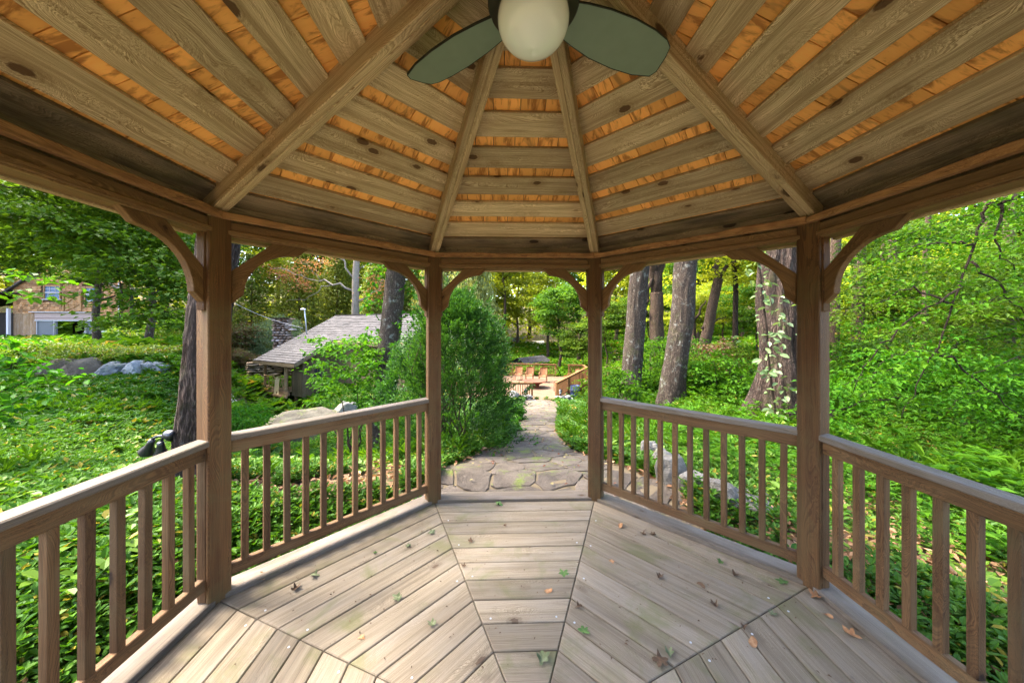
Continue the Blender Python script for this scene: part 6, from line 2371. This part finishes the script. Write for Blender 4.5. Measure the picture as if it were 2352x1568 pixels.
for i in range(7):                       # vertical boards left of the door
    xa = gx(240) + (xd0 - gx(240)) * (i + .5) / 7
    zt = gh(770)
    board('plank', (xa, -.03, 0), (xa, -.03, zt), (xd0 - gx(240)) / 7 - .01, .04, 'barnboard', barn, up=(0, 1, 0))


def bwindow(x0, x1, z0, z1):
    w = bpy.data.objects.new('window', None)
    COL.objects.link(w)
    w.parent = barn
    w.location = ((x0 + x1) / 2, -.04, (z0 + z1) / 2)
    hw_, hh = (x1 - x0) / 2, (z1 - z0) / 2
    board('pane', (-hw_, .03, 0), (hw_, .03, 0), .02, 2 * hh, 'bluepane', w)
    for s_ in (-1, 1):
        board('frame', (s_ * hw_, 0, -hh - .06), (s_ * hw_, 0, hh + .06), .06, .14, 'barntrim', w, up=(0, 1, 0))
    board('frame', (-hw_ - .07, -.004, hh), (hw_ + .07, -.004, hh), .06, .12, 'barntrim', w)
    board('sill', (-hw_ - .12, -.03, -hh - .04), (hw_ + .12, -.03, -hh - .04), .12, .07, 'greytrim', w)
    board('meeting_rail', (-hw_, -.002, -.02), (hw_, -.002, -.02), .05, .09, 'greytrim', w)
    for i in range(1, 3):
        board('muntin', (-hw_ + 2 * hw_ * i / 3, .004, 0), (-hw_ + 2 * hw_ * i / 3, .004, hh), .03, .03, 'greytrim', w, up=(0, 1, 0))
    board('muntin', (-hw_, .005, hh / 2), (hw_, .005, hh / 2), .03, .03, 'greytrim', w)


M['bluepane'] = plain('blue reflecting pane', (0.07, 0.14, 0.26), 0.08, 0.8, 0.25, 1.5)
bwindow(gx(725), gx(975), gh(540), gh(315))
bwindow(gx(1370), gx(1590), gh(565), gh(340))
# hayloft door with crossed braces
hd = bpy.data.objects.new('loft_door', None)
COL.objects.link(hd)
hd.parent = barn
x0, x1, z0, z1 = gx(1055), gx(1290), gh(745), gh(440)
for i in range(5):
    xa = x0 + (x1 - x0) * (i + .5) / 5
    board('plank', (xa, -.05, z0), (xa, -.05, z1), (x1 - x0) / 5 - .008, .04, 'barntrim', hd, up=(0, 1, 0))
zm = gh(630)
for a, b in (((x0, zm), (x1, z1)), ((x0, z1), (x1, zm)), ((x0, z0), (x1, zm)), ((x0, zm), (x1, z0)), ((x0, zm), (x1, zm)), ((x0, z0), (x1, z0)), ((x0, z1), (x1, z1))):
    k_ = random.uniform(0, .012)
    board('brace', (a[0], -.085 - k_, a[1]), (b[0], -.085 - k_, b[1]), .03, .09, 'barntrim', hd, up=(0, -1, 0.01))
for xa in (x0 - .09, x1 + .09):
    board('casing', (xa, -.06, z0 - .02), (xa, -.06, z1 + .08), .08, .16, 'barntrim', hd, up=(0, 1, 0))
board('drip_cap', (x0 - .25, -.1, z1 + .12), (x1 + .25, -.1, z1 + .12), .16, .06, 'barnboard', hd)
# sliding door: header, fascia, frame, screens
board('header_flashing', (xd0 - .3, -.14, gh(760)), (xd1 + .1, -.14, gh(768)), .24, .07, 'greytrim', barn)
board('fascia', (xd0 - .02, -.08, gh(815)), (xd1 + .05, -.08, gh(818)), .06, (gh(765) - gh(860)) * .95, 'pinktrim', barn)
board('track', (xd0 - .02, -.06, gh(880)), (xd1 + .05, -.06, gh(882)), .08, .14, 'pinktrim', barn)
board('track_edge', (xd0 - .02, -.09, gh(903)), (xd1 + .05, -.09, gh(905)), .06, .05, 'white', barn)
for nm, xa, xb in (('sliding_door', gx(600), gx(925)), ('sliding_door', gx(1365), gx(1545))):
    d_ = bpy.data.objects.new(nm, None)
    COL.objects.link(d_)
    d_.parent = barn
    zt = gh(912)
    board('screen', (xa, -.02, zt / 2), (xb, -.02, zt / 2), .02, zt, 'screen', d_)
    for xc in ((xb - .13, xa + .05) if xa < gx(1000) else (xa + .13, xb - .05)):
        board('stile', (xc, -.045, 0), (xc, -.045, zt), .05, .22 if abs(xc - (xb if xa < gx(1000) else xa)) < .2 else .1, 'greytrim', d_, up=(0, 1, 0))
    board('rail', (xa, -.047, .1), (xb, -.047, .1), .04, .2, 'greytrim', d_)
    xc = xb - .13 if xa < gx(1000) else xa + .13
    board('handle', (xc, -.09, gh(1125)), (xc, -.09, gh(1085)), .03, .05, 'blackmetal', d_, up=(0, 1, 0))
# whitewashed K braced leaf right of the door
kd = bpy.data.objects.new('barn_door', None)
COL.objects.link(kd)
kd.parent = barn
x0, x1, zt = gx(1550), gx(1730), gh(880)
board('panel', (x0, -.05, zt / 2), (x1, -.05, zt / 2), .03, zt, 'barnbase', kd)
board('stile', (x0 + .08, -.09, 0), (x0 + .08, -.09, zt), .05, .2, 'weatherwhite', kd, up=(0, 1, 0))
board('brace', (x0 + .14, -.1, gh(1085)), (x1, -.1, gh(1090)), .04, .13, 'weatherwhite', kd)
board('brace', (x0 + .2, -.105, gh(1070)), (gx(1700), -.105, gh(960)), .04, .13, 'weatherwhite', kd, up=(0, -1, .01))
board('brace', (x0 + .2, -.105, gh(1110)), (gx(1710), -.105, gh(1220)), .04, .13, 'weatherwhite', kd, up=(0, -1, .01))
board('corner_board', (W_ - .05, -.04, 0), (W_ - .05, -.04, H_), .06, .14, 'weatherwhite', barn, up=(0, 1, 0))
# lean-to at the left
lean = thing('lean_to', 'dark lean-to shed with a grey sloping roof at the left end of the barn', 'shed', (b00[0], BY, b00[2]), math.radians(3))
mb = MB()
mb.box((-2.2, 1.2, 1.3), (4.2, 2.0, 2.6))
finish(ob('wall', mb.mesh('wall')), lean, 'darkfill')
board('roof', (.5, .6, gh(450)), (-4.5, .6, gh(640)), 3.6, .1, 'roofgrey', lean, up=(0, 0, 1))
board('post', (.0, -.3, 0), (.0, -.3, gh(700)), .16, .16, 'weatherwhite', lean, up=(0, 1, 0))
# things in and by the barn
zb0 = b00[2]
Wb = lambda x_, y_: (b00[0] + x_, BY + y_)
es = thing('easel', 'wooden easel frame with a plywood board inside the open barn door', 'easel', (*Wb(gx(1200), 1.0), zb0 + .06))
hh = gh(1010)
for a, b in (((-.35, -.2), (.02, 0)), ((.3, -.2), (.02, 0)), ((.1, .5), (.02, .05))):
    board('leg', (a[0], a[1], 0), (b[0], b[1], hh), .07, .07, 'greytrim', es, up=(0, 1, 0))
board('board', (.1, -.2, gh(1105)), (.85, -.2, gh(1105)), .02, gh(1030) - gh(1180), 'easel', es)
tub = thing('tub', 'orange plastic tub on the floor of the open barn door', 'tub', (*Wb(gx(1110), .5), zb0 + .06))
V, F = lathe([(.2, 0), (.28, .2), (.3, .2), (.3, .22), (.26, .22), (.19, .03), (.01, .03)], 20)
finish(ob('shell', mk('shell', V, F, True)), tub, 'orange')
V, F = lathe([(.3, .205), (.315, .21), (.315, .225), (.3, .23)], 20)
finish(ob('rim', mk('rim', V, F, True)), tub, 'orange')
sw = stone_wall('stone_counter', 'cream stone built counter with a pale slab top right of the barn', Wb(gx(1790), -1.2), Wb(gx(2140), -1.2), zb0 - .15, zb0 + gh(1225), .8, 'wallstone', (.18, .28), (.25, .5), 'counter')
board('slab', (-.15, .35, gh(1215) + .15), (gx(2140) - gx(1790) + .1, .35, gh(1215) + .15), 1.0, .09, 'white', sw)
cl_ = thing('cooler', 'blue cooler box with a white lid in front of the stone counter', 'cooler', (*Wb(gx(1992), -1.75), float(gz(*Wb(gx(1992), -1.75)))))
board('body', (-.32, 0, .16), (.32, 0, .16), .36, .3, 'blueplastic', cl_, ch=.03)
board('lid', (-.34, 0, .42), (.34, 0, .42), .38, .24, 'whiteplastic', cl_, ch=.04)
board('handle', (-.1, -.2, .4), (.1, -.2, .4), .03, .04, 'whiteplastic', cl_)
# gravel drive
sheet('road', [uv_at(340, 21), uv_at(560, 21), uv_at(560, 18.3), uv_at(430, 16.8), uv_at(355, 16.6)], 'road', .03, .5)
sheet('lawn', [uv_at(-40, 25), uv_at(500, 33), uv_at(520, 22), uv_at(300, 21.5), uv_at(-40, 20)], 'lawn', .02, .8)
sheet('road', [uv_at(1090, 60), uv_at(1260, 64), uv_at(1260, 56), uv_at(1090, 53)], 'road', .04, 1.0)
sheet('lawn', [uv_at(1080, 53), uv_at(1290, 56), uv_at(1290, 44), uv_at(1080, 40)], 'lawn', .03, 1.0)

# floodlight on the rough trunk
fl = thing('floodlight', 'black twin floodlight fixed to the left side of the rough barked trunk', 'floodlight', tuple(at(388, 1000, 3.6)))
o_ = at(388, 1000, 3.6)
V, F = lathe([(.055, -.03), (.06, 0), (.05, .05), (.035, .075), (.005, .08)], 16)
finish(ob('mount', mk('mount', V, F, True)), fl, 'blackmetal', mtx=Matrix.Translation((.03, 0, 0)) @ Matrix.Rotation(math.radians(-70), 4, 'Y'))
for du, dv_, ax_, ang_ in ((-36, 18, -.75, 35), (-12, 24, .2, 10)):
    hd_ = Matrix.Translation((du * 3.6 / FPX, -.03, -dv_ * 3.6 / FPX)) @ Matrix.Rotation(math.radians(ang_), 4, 'Y') @ Matrix.Rotation(math.radians(12), 4, 'X')
    V, F = lathe([(.06, -.12), (.072, -.115), (.07, -.1), (.04, -.03), (.032, .02), (.028, .06), (.015, .065)], 18)
    lp = finish(ob('lamp_head', mk('lamp_head', V, F, True)), fl, 'blackmetal', mtx=hd_)
    V, F = lathe([(.05, -.117), (.03, -.112), (.005, -.11)], 16)
    finish(ob('lens', mk('lens', V, F)), lp, 'frost')
    mb = MB()
    mb.tube([(du * 3.6 / FPX, -.03, -dv_ * 3.6 / FPX + .05), (du * .6 * 3.6 / FPX, -.02, .0), (.02, 0, .0)], .014, 8)
    finish(ob('arm', mb.mesh('arm', True)), fl, 'blackmetal')
